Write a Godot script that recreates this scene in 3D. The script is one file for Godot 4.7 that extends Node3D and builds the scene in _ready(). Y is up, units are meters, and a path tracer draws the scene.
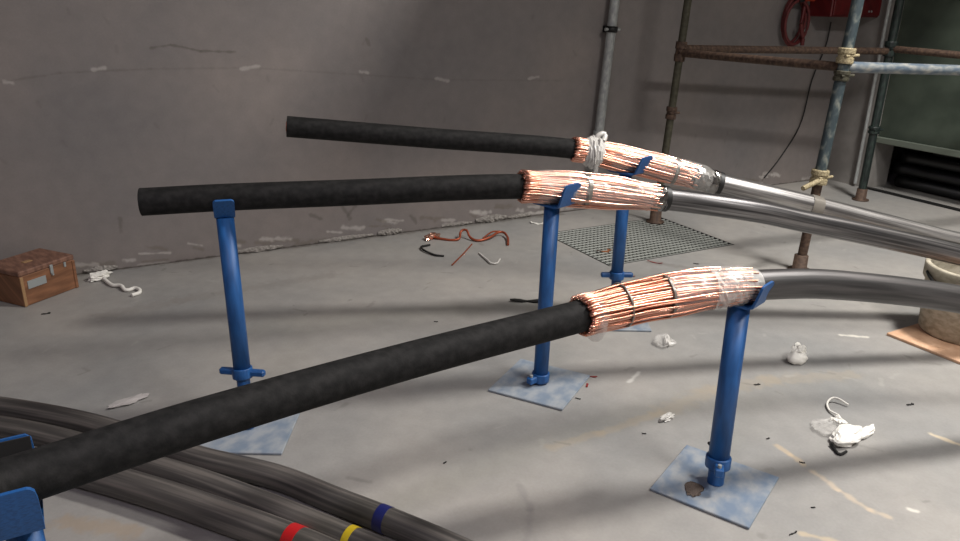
extends Node3D
# Cable-jointing bay: three stripped power cables on blue trestles, scaffold, floor cables.
# x runs along the back wall, y up, z towards the viewer; metres.

var M := {}
var used := {}
var nz := FastNoiseLite.new()
var rng := RandomNumberGenerator.new()

# ------------------------------------------------------------------ naming
func numbered(called: String) -> String:
	if not used.has(called):
		used[called] = 0
		return called
	used[called] += 1
	return "%s_%03d" % [called, used[called]]

func tag(o: Node3D, label := "", category := "", group := "", kind := "") -> Node3D:
	if label != "": o.set_meta("label", label)
	if category != "": o.set_meta("category", category)
	if group != "": o.set_meta("group", group)
	if kind != "": o.set_meta("kind", kind)
	return o

func thing(called: String, label: String, category: String, at := Vector3.ZERO, turn := 0.0, group := "") -> Node3D:
	var o := Node3D.new()
	o.name = numbered(called)
	add_child(o)
	o.position = at
	o.rotation.y = turn
	tag(o, label, category, group)
	return o

# commit a SurfaceTool as ONE named mesh; geometry given in world space is moved into the parent by `off`
func obj(called: String, st: SurfaceTool, mat: Material, parent: Node3D = null, off := Vector3.ZERO) -> MeshInstance3D:
	st.generate_normals()
	var mi := MeshInstance3D.new()
	mi.mesh = st.commit()
	mi.material_override = mat
	mi.cast_shadow = GeometryInstance3D.SHADOW_CASTING_SETTING_ON
	if parent == null:
		mi.name = numbered(called)
		add_child(mi)
	else:
		mi.name = called
		parent.add_child(mi, true)
	mi.position = -off
	return mi

func struct(called: String, st: SurfaceTool, mat: Material, parent: Node3D = null) -> MeshInstance3D:
	var o := obj(called, st, mat, parent)
	o.set_meta("kind", "structure")
	return o

# ------------------------------------------------------------------ geometry
func mb(smooth := true) -> SurfaceTool:
	var st := SurfaceTool.new()
	st.begin(Mesh.PRIMITIVE_TRIANGLES)
	st.set_smooth_group(0 if smooth else -1)
	return st

func v(st: SurfaceTool, p: Vector3, uv: Vector2) -> void:
	st.set_uv(uv)
	st.add_vertex(p)

# corners counter-clockwise seen from outside
func quad(st: SurfaceTool, a: Vector3, b: Vector3, c: Vector3, d: Vector3, ua := Vector2(0, 0), ub := Vector2(1, 0), uc := Vector2(1, 1), ud := Vector2(0, 1)) -> void:
	v(st, a, ua); v(st, c, uc); v(st, b, ub)
	v(st, a, ua); v(st, d, ud); v(st, c, uc)

func tri_out(st: SurfaceTool, a: Vector3, b: Vector3, c: Vector3, mid: Vector3) -> void:
	if (b - a).cross(c - a).dot((a + b + c) / 3.0 - mid) > 0.0:
		var t := b
		b = c
		c = t
	for p: Vector3 in [a, b, c]:
		v(st, p, Vector2(p.x + p.z * 0.37, p.y + p.z))

func quad_out(st: SurfaceTool, a: Vector3, b: Vector3, c: Vector3, d: Vector3, mid: Vector3) -> void:
	tri_out(st, a, b, c, mid)
	tri_out(st, a, c, d, mid)

# chamfered box
func bbox(st: SurfaceTool, size: Vector3, bevel: float, xf: Transform3D) -> void:
	st.set_smooth_group(-1)
	var h := size * 0.5
	var b := minf(bevel, minf(h.x, minf(h.y, h.z)) * 0.8)
	var mid := xf.origin
	var P := func(s: Vector3, ax: int) -> Vector3:
		var q := Vector3(s.x * (h.x - b), s.y * (h.y - b), s.z * (h.z - b))
		q[ax] = s[ax] * h[ax]
		return xf * q
	var sg := [-1.0, 1.0]
	for ax in 3:
		var u := (ax + 1) % 3
		var w := (ax + 2) % 3
		for s: float in sg:
			var c: Array[Vector3] = []
			for k: Vector2 in [Vector2(-1, -1), Vector2(1, -1), Vector2(1, 1), Vector2(-1, 1)]:
				var e := Vector3.ZERO
				e[ax] = s; e[u] = k.x; e[w] = k.y
				c.append(P.call(e, ax))
			quad_out(st, c[0], c[1], c[2], c[3], mid)
		for s1: float in sg:
			for s2: float in sg:
				var e0 := Vector3.ZERO
				e0[u] = s1; e0[w] = s2; e0[ax] = -1.0
				var e1 := e0
				e1[ax] = 1.0
				quad_out(st, P.call(e0, u), P.call(e1, u), P.call(e1, w), P.call(e0, w), mid)
	for sx: float in sg:
		for sy: float in sg:
			for sz: float in sg:
				var e := Vector3(sx, sy, sz)
				tri_out(st, P.call(e, 0), P.call(e, 1), P.call(e, 2), mid)

func box(size: Vector3, bevel: float, at := Vector3.ZERO, turn := 0.0) -> SurfaceTool:
	var st := mb(false)
	bbox(st, size, bevel, Transform3D(Basis(Vector3.UP, turn), at))
	return st

func frame_at(t: Vector3) -> Basis:
	var up := Vector3.UP if absf(t.y) < 0.95 else Vector3.BACK
	var n := up.cross(t).normalized() * -1.0
	var b := t.cross(n).normalized()
	return Basis(n, b, t)   # n x b = t

# swept tube; rad(i, f, angle) gives the radius
func sweep(st: SurfaceTool, pts: PackedVector3Array, rad: Callable, sides := 12, caps := true, vlen := 1.0) -> void:
	var rings: Array[PackedVector3Array] = []
	var n := pts.size()
	var ln := 0.0
	var vs := PackedFloat32Array()
	for i in n:
		var t := (pts[mini(i + 1, n - 1)] - pts[maxi(i - 1, 0)]).normalized()
		var f := frame_at(t)
		if i > 0: ln += pts[i].distance_to(pts[i - 1])
		vs.append(ln * vlen)
		var ring := PackedVector3Array()
		for j in sides:
			var a := TAU * j / sides
			var r: float = rad.call(i, float(i) / (n - 1), a)
			ring.append(pts[i] + f.x * cos(a) * r + f.y * sin(a) * r)
		rings.append(ring)
	for i in n - 1:
		for j in sides:
			var k := (j + 1) % sides
			var u0 := float(j) / sides
			var u1 := float(j + 1) / sides
			quad(st, rings[i][j], rings[i][k], rings[i + 1][k], rings[i + 1][j], Vector2(u0, vs[i]), Vector2(u1, vs[i]), Vector2(u1, vs[i + 1]), Vector2(u0, vs[i + 1]))
	if caps:
		for e in [0, n - 1]:
			st.set_smooth_group(-1)
			var inner := pts[1] if e == 0 else pts[n - 2]
			for j in sides:
				tri_out(st, pts[e], rings[e][j], rings[e][(j + 1) % sides], inner)
		st.set_smooth_group(0)

func tube(pts: PackedVector3Array, r: float, sides := 12, caps := true) -> SurfaceTool:
	var st := mb()
	sweep(st, pts, func(_i, _f, _a): return r, sides, caps)
	return st

func rod(a: Vector3, b: Vector3, r: float, sides := 14) -> SurfaceTool:
	return tube(PackedVector3Array([a, a.lerp(b, 0.5), b]), r, sides)

# lathe about the line from a along dir; profile of (radius, height)
func lathe(st: SurfaceTool, prof: PackedVector2Array, xf := Transform3D(), sides := 24) -> void:
	for i in prof.size() - 1:
		for j in sides:
			var a0 := TAU * j / sides
			var a1 := TAU * (j + 1) / sides
			var p := func(q: Vector2, a: float) -> Vector3: return xf * Vector3(q.x * cos(a), q.y, -q.x * sin(a))
			quad(st, p.call(prof[i], a0), p.call(prof[i], a1), p.call(prof[i + 1], a1), p.call(prof[i + 1], a0),
				Vector2(float(j) / sides, prof[i].y), Vector2(float(j + 1) / sides, prof[i].y), Vector2(float(j + 1) / sides, prof[i + 1].y), Vector2(float(j) / sides, prof[i + 1].y))

func along(a: Vector3, dir: Vector3) -> Transform3D:      # y axis of the lathe along dir
	var y := dir.normalized()
	var x := (Vector3.RIGHT if absf(y.x) < 0.9 else Vector3.UP)
	var z := x.cross(y).normalized()
	x = y.cross(z)
	return Transform3D(Basis(x, y, z), a)

func spline(ctrl: Array) -> Curve3D:
	var c := Curve3D.new()
	c.bake_interval = 0.01
	for i in ctrl.size():
		var a: Vector3 = ctrl[maxi(i - 1, 0)]
		var b: Vector3 = ctrl[mini(i + 1, ctrl.size() - 1)]
		var p: Vector3 = ctrl[i]
		var t := (b - a).normalized()
		c.add_point(p, -t * p.distance_to(a) / 3.0, t * p.distance_to(b) / 3.0)
	return c

func sample(c: Curve3D, s0: float, s1: float, n: int) -> PackedVector3Array:
	var r := PackedVector3Array()
	for i in n:
		r.append(c.sample_baked(lerpf(s0, s1, float(i) / (n - 1)), true))
	return r

func smooth_path(ctrl: Array, n: int) -> PackedVector3Array:
	var c := spline(ctrl)
	return sample(c, 0.0, c.get_baked_length(), n)

# crumpled lump: a noisy flattened ball sitting on the floor
func crumple(at: Vector3, size: Vector3, turn: float, sd: int, amp := 0.5, flat_shaded := true) -> SurfaceTool:
	var st := mb(not flat_shaded)
	var n := 14
	var m := 22
	var grid: Array[PackedVector3Array] = []
	var bs := Basis(Vector3.UP, turn)
	for i in n + 1:
		var row := PackedVector3Array()
		var th := PI * i / n
		for j in m:
			var ph := TAU * j / m
			var d := Vector3(sin(th) * cos(ph), cos(th), sin(th) * sin(ph))
			var k := 1.0 + amp * (1.1 * nz.get_noise_3dv(d * 45.0 + Vector3.ONE * sd * 37.0) + 0.35 * absf(nz.get_noise_3dv(d * 110.0 + Vector3.ONE * sd * 11.0)))
			var p := d * k * size * 0.5
			p.y = maxf(p.y + size.y * 0.38, 0.0015 + 0.002 * absf(d.x))
			row.append(at + bs * p)
		grid.append(row)
	for i in n:
		for j in m:
			var k := (j + 1) % m
			quad(st, grid[i][k], grid[i][j], grid[i + 1][j], grid[i + 1][k])
	return st

# flat shred with curl, resting on the floor
func shred(at: Vector3, ln: float, wd: float, turn: float, curl := 0.2, th := 0.003) -> SurfaceTool:
	var st := mb(false)
	var bs := Basis(Vector3.UP, turn)
	var n := 6
	var top := func(i: int, s: float) -> Vector3:
		var f := float(i) / n - 0.5
		var w := wd * (0.6 + 0.4 * sin(i * 2.1 + ln * 90.0)) * 0.5
		return at + bs * Vector3(f * ln, th + curl * ln * f * f * 1.4, s * w + sin(f * 4.0) * wd * 0.4)
	var dn := Vector3(0, th, 0)
	for i in n:
		var a: Vector3 = top.call(i, -1.0)
		var b: Vector3 = top.call(i, 1.0)
		var c: Vector3 = top.call(i + 1, 1.0)
		var d: Vector3 = top.call(i + 1, -1.0)
		quad(st, a, b, c, d)
		quad(st, d - dn, c - dn, b - dn, a - dn)
		quad(st, b, b - dn, c - dn, c)
		quad(st, d, d - dn, a - dn, a)
		if i == 0: quad(st, a, a - dn, b - dn, b)
		if i == n - 1: quad(st, c, c - dn, d - dn, d)
	return st

# ------------------------------------------------------------------ materials
func noise_tex(freq: float, lo: Color, hi: Color, sd := 1, size := 256, fractal := 4, mid := 0.5) -> NoiseTexture2D:
	var n := FastNoiseLite.new()
	n.seed = sd
	n.frequency = freq
	n.fractal_octaves = fractal
	var g := Gradient.new()
	g.set_color(0, lo)
	g.set_color(1, hi)
	g.set_offset(0, clampf(mid - 0.3, 0.0, 1.0))
	g.set_offset(1, clampf(mid + 0.3, 0.0, 1.0))
	var t := NoiseTexture2D.new()
	t.width = size
	t.height = size
	t.seamless = true
	t.noise = n
	t.color_ramp = g
	return t

func mat(c: Color, rough := 0.6, metal := 0.0, spec := 0.5) -> StandardMaterial3D:
	var m := StandardMaterial3D.new()
	m.albedo_color = c
	m.roughness = rough
	m.metallic = metal
	m.metallic_specular = spec
	return m

func noisy(lo: Color, hi: Color, freq: float, scale: Vector3, rough := 0.6, metal := 0.0, sd := 1, mid := 0.5, tri := false) -> StandardMaterial3D:
	var m := mat(Color.WHITE, rough, metal)
	m.albedo_texture = noise_tex(freq, lo, hi, sd, 256, 5, mid)
	m.uv1_scale = scale
	m.uv1_triplanar = tri
	return m

func bumpy(m: StandardMaterial3D, freq: float, cm: float, sd := 5) -> StandardMaterial3D:
	m.heightmap_enabled = true
	m.heightmap_scale = cm
	m.heightmap_texture = noise_tex(freq, Color.BLACK, Color.WHITE, sd)
	return m

func film_mat(c: Color, a: float, rough: float) -> StandardMaterial3D:
	var m := mat(Color(c.r, c.g, c.b, a), rough)
	m.transparency = BaseMaterial3D.TRANSPARENCY_ALPHA
	m.metallic_specular = 0.8
	return m

func stamp(im: Image, pts: Array, wd: float, col: Color, strength: float, to_px: Callable, ppm: float, n: FastNoiseLite, edge := 0.0) -> void:
	for k in pts.size() - 1:
		var a: Vector2 = to_px.call(pts[k])
		var b: Vector2 = to_px.call(pts[k + 1])
		var r := wd * ppm
		var x0 := maxi(int(minf(a.x, b.x) - r), 0)
		var x1 := mini(int(maxf(a.x, b.x) + r) + 1, im.get_width() - 1)
		var y0 := maxi(int(minf(a.y, b.y) - r), 0)
		var y1 := mini(int(maxf(a.y, b.y) + r) + 1, im.get_height() - 1)
		for y in range(y0, y1 + 1):
			for x in range(x0, x1 + 1):
				var q := Geometry2D.get_closest_point_to_segment(Vector2(x, y), a, b)
				var d := q.distance_to(Vector2(x, y)) / r
				var f := (1.0 - d) * 1.6 + n.get_noise_2d(x * 3.0, y * 3.0) * 1.1 - edge
				if f > 0.0:
					var was := im.get_pixel(x, y)
					im.set_pixel(x, y, was.lerp(col, clampf(f, 0.0, 1.0) * strength))

# mottled concrete picture: base colour plus three noises
func concrete(w: int, h: int, base: Color, amp: float, warm: float, sd: int, stretch := 1.0) -> Image:
	var n := FastNoiseLite.new()
	n.seed = sd
	n.frequency = 0.004
	n.fractal_octaves = 5
	var big := n.get_image(w, h).get_data()
	n.seed = sd + 1
	n.frequency = 0.05
	var fine := n.get_image(w, h).get_data()
	n.seed = sd + 2
	n.frequency = 0.4
	n.fractal_octaves = 2
	var grain := n.get_image(w, h).get_data()
	var out := PackedByteArray()
	out.resize(w * h * 3)
	var br := base.r * 255.0
	var bg := base.g * 255.0
	var bb := base.b * 255.0
	for i in w * h:
		var g := (big[i] - 128.0) / 128.0
		var k := 1.0 + amp * (g + 0.45 * (fine[i] - 128.0) / 128.0 + 0.35 * (grain[i] - 128.0) / 128.0)
		out[i * 3] = clampi(int(br * (k + warm * g)), 0, 255)
		out[i * 3 + 1] = clampi(int(bg * k), 0, 255)
		out[i * 3 + 2] = clampi(int(bb * (k - warm * g)), 0, 255)
	return Image.create_from_data(w, h, false, Image.FORMAT_RGB8, out)

func make_materials() -> void:
	M.insulation = bumpy(noisy(Color(0.088, 0.088, 0.087), Color(0.148, 0.145, 0.143), 0.03, Vector3(1, 3, 1), 0.75, 0.0, 3), 0.2, 0.03)
	M.insulation.metallic_specular = 0.3
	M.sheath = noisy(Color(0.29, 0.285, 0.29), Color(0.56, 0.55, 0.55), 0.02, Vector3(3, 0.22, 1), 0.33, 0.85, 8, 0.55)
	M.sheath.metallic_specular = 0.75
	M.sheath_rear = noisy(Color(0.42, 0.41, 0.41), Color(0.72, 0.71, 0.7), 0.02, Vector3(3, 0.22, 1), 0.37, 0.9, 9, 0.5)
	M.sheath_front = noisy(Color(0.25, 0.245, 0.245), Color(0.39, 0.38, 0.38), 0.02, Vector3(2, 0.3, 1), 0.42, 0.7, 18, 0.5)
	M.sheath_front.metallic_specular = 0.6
	M.floor_cable = noisy(Color(0.26, 0.25, 0.242), Color(0.42, 0.398, 0.38), 0.016, Vector3(3, 0.3, 1), 0.42, 0.1, 21, 0.52)
	M.copper = [mat(Color(0.86, 0.62, 0.53), 0.26, 1.0), mat(Color(0.8, 0.55, 0.46), 0.3, 1.0), mat(Color(0.9, 0.7, 0.62), 0.23, 1.0)]
	M.copper_dark = mat(Color(0.7, 0.44, 0.35), 0.42, 0.85)
	M.copper_rust = mat(Color(0.6, 0.3, 0.2), 0.45, 0.5)
	M.film = film_mat(Color(0.86, 0.85, 0.83), 0.24, 0.26)
	M.film_thick = film_mat(Color(0.9, 0.89, 0.87), 0.45, 0.26)
	M.film_white = mat(Color(0.8, 0.79, 0.77), 0.3)
	M.foil = mat(Color(0.55, 0.54, 0.53), 0.2, 1.0)
	M.tape_grey = mat(Color(0.5, 0.48, 0.45), 0.3, 0.2)
	M.tape_black = mat(Color(0.06, 0.06, 0.06), 0.5)
	M.paint = noisy(Color(0.1, 0.29, 0.5), Color(0.13, 0.35, 0.59), 0.012, Vector3(2, 2, 2), 0.48, 0.0, 31, 0.4)
	M.paint_dark = noisy(Color(0.09, 0.27, 0.48), Color(0.13, 0.34, 0.57), 0.02, Vector3(2, 2, 2), 0.42, 0.0, 33, 0.4)
	M.plate = noisy(Color(0.46, 0.51, 0.57), Color(0.59, 0.61, 0.63), 0.02, Vector3(2, 2, 2), 0.5, 0.0, 35, 0.5)
	M.plate_dirty = noisy(Color(0.42, 0.48, 0.555), Color(0.57, 0.585, 0.6), 0.02, Vector3(2, 2, 2), 0.5, 0.0, 38, 0.5)
	M.rust = noisy(Color(0.2, 0.14, 0.11), Color(0.38, 0.3, 0.24), 0.03, Vector3(4, 4, 4), 0.75, 0.1, 41, 0.5, true)
	M.rust_green = noisy(Color(0.2, 0.19, 0.14), Color(0.3, 0.29, 0.23), 0.03, Vector3(3, 3, 3), 0.7, 0.1, 43, 0.5, true)
	M.post_blue = noisy(Color(0.2, 0.25, 0.27), Color(0.52, 0.52, 0.48), 0.012, Vector3(1, 3, 1), 0.55, 0.0, 45, 0.78)
	M.ledger_blue = noisy(Color(0.36, 0.41, 0.46), Color(0.62, 0.62, 0.6), 0.014, Vector3(1, 2, 1), 0.42, 0.2, 47, 0.6)
	M.post_green = noisy(Color(0.07, 0.1, 0.1), Color(0.15, 0.2, 0.18), 0.02, Vector3(2, 2, 2), 0.5, 0.0, 49, 0.5)
	M.coupler = noisy(Color(0.45, 0.4, 0.3), Color(0.72, 0.67, 0.54), 0.05, Vector3(6, 6, 6), 0.7, 0.1, 51, 0.45, true)
	M.galv = noisy(Color(0.56, 0.57, 0.57), Color(0.68, 0.69, 0.68), 0.03, Vector3(1, 2, 1), 0.45, 0.2, 53)
	M.dark_metal = mat(Color(0.12, 0.12, 0.12), 0.5, 0.4)
	M.grating = mat(Color(0.58, 0.59, 0.57), 0.5, 0.3)
	M.pit = mat(Color(0.16, 0.16, 0.15), 0.9)
	M.wood = noisy(Color(0.42, 0.28, 0.19), Color(0.54, 0.37, 0.26), 0.015, Vector3(1, 6, 1), 0.6, 0.0, 55, 0.5)
	M.wood_top = noisy(Color(0.39, 0.27, 0.22), Color(0.52, 0.38, 0.31), 0.02, Vector3(5, 2, 1), 0.6, 0.0, 57, 0.5)
	M.wood_edge = mat(Color(0.6, 0.47, 0.33), 0.65)
	M.label_metal = mat(Color(0.62, 0.64, 0.64), 0.35, 0.3)
	M.added_plank_wood = noisy(Color(0.42, 0.34, 0.25), Color(0.6, 0.5, 0.38), 0.02, Vector3(1, 4, 1), 0.8, 0.0, 59)
	M.board = noisy(Color(0.76, 0.6, 0.48), Color(0.83, 0.68, 0.56), 0.02, Vector3(2, 2, 2), 0.7, 0.0, 61)
	M.tub = noisy(Color(0.56, 0.53, 0.46), Color(0.72, 0.69, 0.62), 0.025, Vector3(3, 4, 1), 0.75, 0.0, 63, 0.42)
	M.red = noisy(Color(0.3, 0.05, 0.06), Color(0.38, 0.07, 0.08), 0.02, Vector3(2, 2, 2), 0.45, 0.0, 65)
	M.hose = mat(Color(0.36, 0.12, 0.12), 0.65)
	M.orange = mat(Color(0.6, 0.18, 0.08), 0.5)
	M.green_dark = noisy(Color(0.2, 0.235, 0.2), Color(0.26, 0.295, 0.255), 0.01, Vector3(1, 1, 1), 0.6, 0.0, 67, 0.5, true)
	M.green_rail = mat(Color(0.42, 0.45, 0.41), 0.5)
	M.pier = noisy(Color(0.48, 0.465, 0.45), Color(0.55, 0.535, 0.52), 0.01, Vector3(1, 1, 1), 0.85, 0.0, 69, 0.5, true)
	M.plaster = noisy(Color(0.42, 0.4, 0.38), Color(0.62, 0.6, 0.58), 0.04, Vector3(4, 4, 4), 0.9, 0.0, 71, 0.5, true)
	M.black_pipe = mat(Color(0.045, 0.05, 0.055), 0.45)
	M.red_tape = mat(Color(0.72, 0.1, 0.12), 0.45)
	M.yellow_tape = mat(Color(0.75, 0.65, 0.12), 0.45)
	M.blue_tape = mat(Color(0.08, 0.11, 0.35), 0.45)
	M.red_bit = mat(Color(0.5, 0.07, 0.06), 0.6)
	M.black_bit = mat(Color(0.07, 0.065, 0.06), 0.7)
	M.brown_patch = noisy(Color(0.28, 0.23, 0.2), Color(0.42, 0.38, 0.35), 0.05, Vector3(20, 20, 20), 0.9, 0.0, 77, 0.5, true)
	M.paper_dull = mat(Color(0.66, 0.64, 0.63), 0.8)
	M.leaf = mat(Color(0.5, 0.3, 0.18), 0.7)
	M.tissue = mat(Color(0.9, 0.89, 0.86), 0.75)

# ------------------------------------------------------------------ lamps
func ceiling_lamp(at: Vector3, size: Vector2, energy: float, col: Color, label: String) -> void:
	var t := thing("ceiling_lamp", label, "lamp", at, 0.0, "lamps hung over the bay")
	obj("housing", box(Vector3(size.x + 0.06, 0.1, size.y + 0.06), 0.01, Vector3(0, 0.075, 0)), M.galv, t)
	for s: float in [-1.0, 1.0]:
		obj("hanger", rod(Vector3(s * size.x * 0.35, 0.12, 0), Vector3(s * size.x * 0.35, 5.5 - at.y, 0), 0.008, 6), M.dark_metal, t)
	var em := mat(Color(1, 1, 1), 0.5)
	em.emission_enabled = true
	em.emission = col
	em.emission_energy_multiplier = 3.0
	obj("diffuser", box(Vector3(size.x, 0.02, size.y), 0.004, Vector3(0, 0.015, 0)), em, t)
	var l := AreaLight3D.new()
	l.name = "lamp_light"
	l.area_size = size
	l.light_energy = energy
	l.light_color = col
	l.shadow_enabled = true
	l.area_range = 20.0
	t.add_child(l)
	l.position = Vector3(0, -0.005, 0)
	l.rotation.x = -PI / 2

# ------------------------------------------------------------------ trestle stands
# hub: point on the cable axis over the stand; foot: centre of the base plate
func stand(label: String, hub: Vector3, foot: Vector3, r_cable: float, cable_dir: Vector3, arm_angle: float, plate_angle: float, collar_h: float, bar: float, bar_angle: float, plate_mat: Material, r_pole := 0.032, far := 0.075, wide := 1.0, steep := true) -> Node3D:
	var t := thing("cable_stand", label, "stand", foot, 0.0, "blue cable stands")
	var k := r_cable / 0.05
	var apex := hub - foot - Vector3(0, (0.051 if steep else 0.068) * k, 0)      # underside of the saddle
	var top := apex - Vector3(0, 0.008, 0)
	var ax := top.normalized()
	obj("base_plate", box(Vector3(0.345, 0.01, 0.345), 0.002, Vector3(0, 0.006, 0), -plate_angle), plate_mat, t)
	obj("inner_tube", rod(ax * 0.011, ax * (collar_h + 0.06), r_pole * 0.8), M.paint_dark, t)
	var o := mb()
	lathe(o, PackedVector2Array([Vector2(r_pole * 0.82, collar_h + 0.012), Vector2(r_pole, collar_h + 0.013), Vector2(r_pole, top.length() - 0.001), Vector2(r_pole * 0.6, top.length())]), along(Vector3.ZERO, ax))
	obj("outer_tube", o, M.paint, t)
	var c := mb()
	var rc := r_pole * 1.22
	lathe(c, PackedVector2Array([Vector2(r_pole * 0.8, collar_h - 0.02), Vector2(rc * 0.97, collar_h - 0.02), Vector2(rc, collar_h - 0.017), Vector2(rc, collar_h + 0.017), Vector2(rc * 0.97, collar_h + 0.02), Vector2(r_pole, collar_h + 0.02)]), along(Vector3.ZERO, ax))
	var cm := obj("collar", c, M.paint_dark, t)
	var cp := ax * collar_h
	var d := Vector3(cos(bar_angle), 0.0, sin(bar_angle))
	if bar > 0.0:
		obj("cross_bar", box(Vector3(bar, 0.026, 0.026), 0.006, cp + Vector3(0, 0.002, 0.0) + Vector3(-d.z, 0, d.x) * 0.0, -bar_angle), M.paint_dark, t)
	else:
		obj("lug", box(Vector3(0.05, 0.03, 0.03), 0.004, cp + d * (rc + 0.012), -bar_angle), M.paint_dark, cm)
		obj("bolt", rod(cp + d * (rc + 0.02) + Vector3(0, -0.02, 0), cp + d * (rc + 0.02) + Vector3(0, 0.026, 0), 0.007, 8), M.galv, cm)
		var e := Vector3(cos(bar_angle + 2.6), 0.0, sin(bar_angle + 2.6))
		obj("locking_pin", rod(cp + d * 0.0 + Vector3(0, 0.03, 0) + e * (r_pole * 0.5), cp + Vector3(0, 0.034, 0) + e * (rc + 0.022), 0.006, 8), M.dark_metal, cm)
	# saddle: flat bar bent to a shallow V, its ends rounded
	var a := Vector3(sin(arm_angle), 0.0, cos(arm_angle))
	var flat := Vector3(cable_dir.x, 0, cable_dir.z).normalized()
	var perp := Vector3(-flat.z, 0, flat.x)
	var st_ := 1.0 / maxf(absf(a.dot(perp)), 0.55)
	var w := Vector3(a.z, 0, -a.x)
	var prof: Array[Vector3] = []
	var prof2: Array[Vector3] = []
	if steep:      # U-shaped cradle
		for q: Array in [[-0.069, far, 0.7], [-0.068, far - 0.006, 0.93], [-0.0625, far - 0.03, 1.0], [-0.0575, 0.03, 1.0], [-0.05, 0.006, 1.0], [-0.04, 0.0, 0.95], [0.04, 0.0, 0.95], [0.05, 0.006, 1.0], [0.0575, 0.03, 1.0], [0.066, 0.062, 1.0], [0.069, 0.076, 0.94], [0.07, 0.081, 0.8], [0.0702, 0.083, 0.65]]:
			prof2.append(Vector3(q[0], q[1], q[2]))
	else:          # V-shaped cradle
		for q: Array in [[-1.0, far, 0.72], [-1.0, far - 0.005, 0.94], [-1.0, far - 0.014, 1.0], [-1.0, 0.012, 1.0], [-1.0, 0.003, 0.97], [-0.4, 0.0, 0.95], [0.4, 0.0, 0.95], [1.0, 0.003, 0.97], [1.0, 0.012, 1.0], [1.0, 0.063, 1.0], [1.0, 0.072, 0.94], [1.0, 0.077, 0.75]]:
			prof2.append(Vector3(q[0] * (0.011 + 0.72 * q[1]), q[1], q[2]))
	for q in prof2:
		prof.append(Vector3(q.x * k * st_, q.y * k, q.z * 0.037 * wide))
	var s := mb(false)
	var n := prof.size()
	var off: Array[Vector3] = []
	for i in n:
		var p0 := prof[maxi(i - 1, 0)]
		var p1 := prof[mini(i + 1, n - 1)]
		var tt := Vector2(p1.x - p0.x, p1.y - p0.y).normalized()
		off.append((a * tt.y - Vector3.UP * tt.x) * 0.008)
	for i in n - 1:
		var b0 := apex + a * prof[i].x + Vector3.UP * prof[i].y
		var b1 := apex + a * prof[i + 1].x + Vector3.UP * prof[i + 1].y
		var w0 := w * prof[i].z
		var w1 := w * prof[i + 1].z
		s.set_smooth_group(-1)
		quad(s, b0 - w0, b0 + w0, b1 + w1, b1 - w1)
		quad(s, b1 - w1 + off[i + 1], b1 + w1 + off[i + 1], b0 + w0 + off[i], b0 - w0 + off[i])
		quad(s, b0 + w0, b0 + w0 + off[i], b1 + w1 + off[i + 1], b1 + w1)
		quad(s, b1 - w1, b1 - w1 + off[i + 1], b0 - w0 + off[i], b0 - w0)
		if i == 0: quad(s, b0 - w0, b0 - w0 + off[0], b0 + w0 + off[0], b0 + w0)
		if i == n - 2: quad(s, b1 + w1, b1 + w1 + off[n - 1], b1 - w1 + off[n - 1], b1 - w1)
	var sd := obj("saddle", s, M.paint, t)
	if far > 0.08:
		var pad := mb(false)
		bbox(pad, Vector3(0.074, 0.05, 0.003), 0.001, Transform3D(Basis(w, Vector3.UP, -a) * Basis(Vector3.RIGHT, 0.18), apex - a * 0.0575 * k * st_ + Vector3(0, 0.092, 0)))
		obj("shade_pad", pad, M.black_bit, sd)  # black sheet standing in for the shade on the far arm
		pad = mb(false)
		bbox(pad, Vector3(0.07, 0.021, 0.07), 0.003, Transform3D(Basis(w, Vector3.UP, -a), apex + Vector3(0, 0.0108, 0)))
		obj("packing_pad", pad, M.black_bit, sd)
	return t

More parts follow.
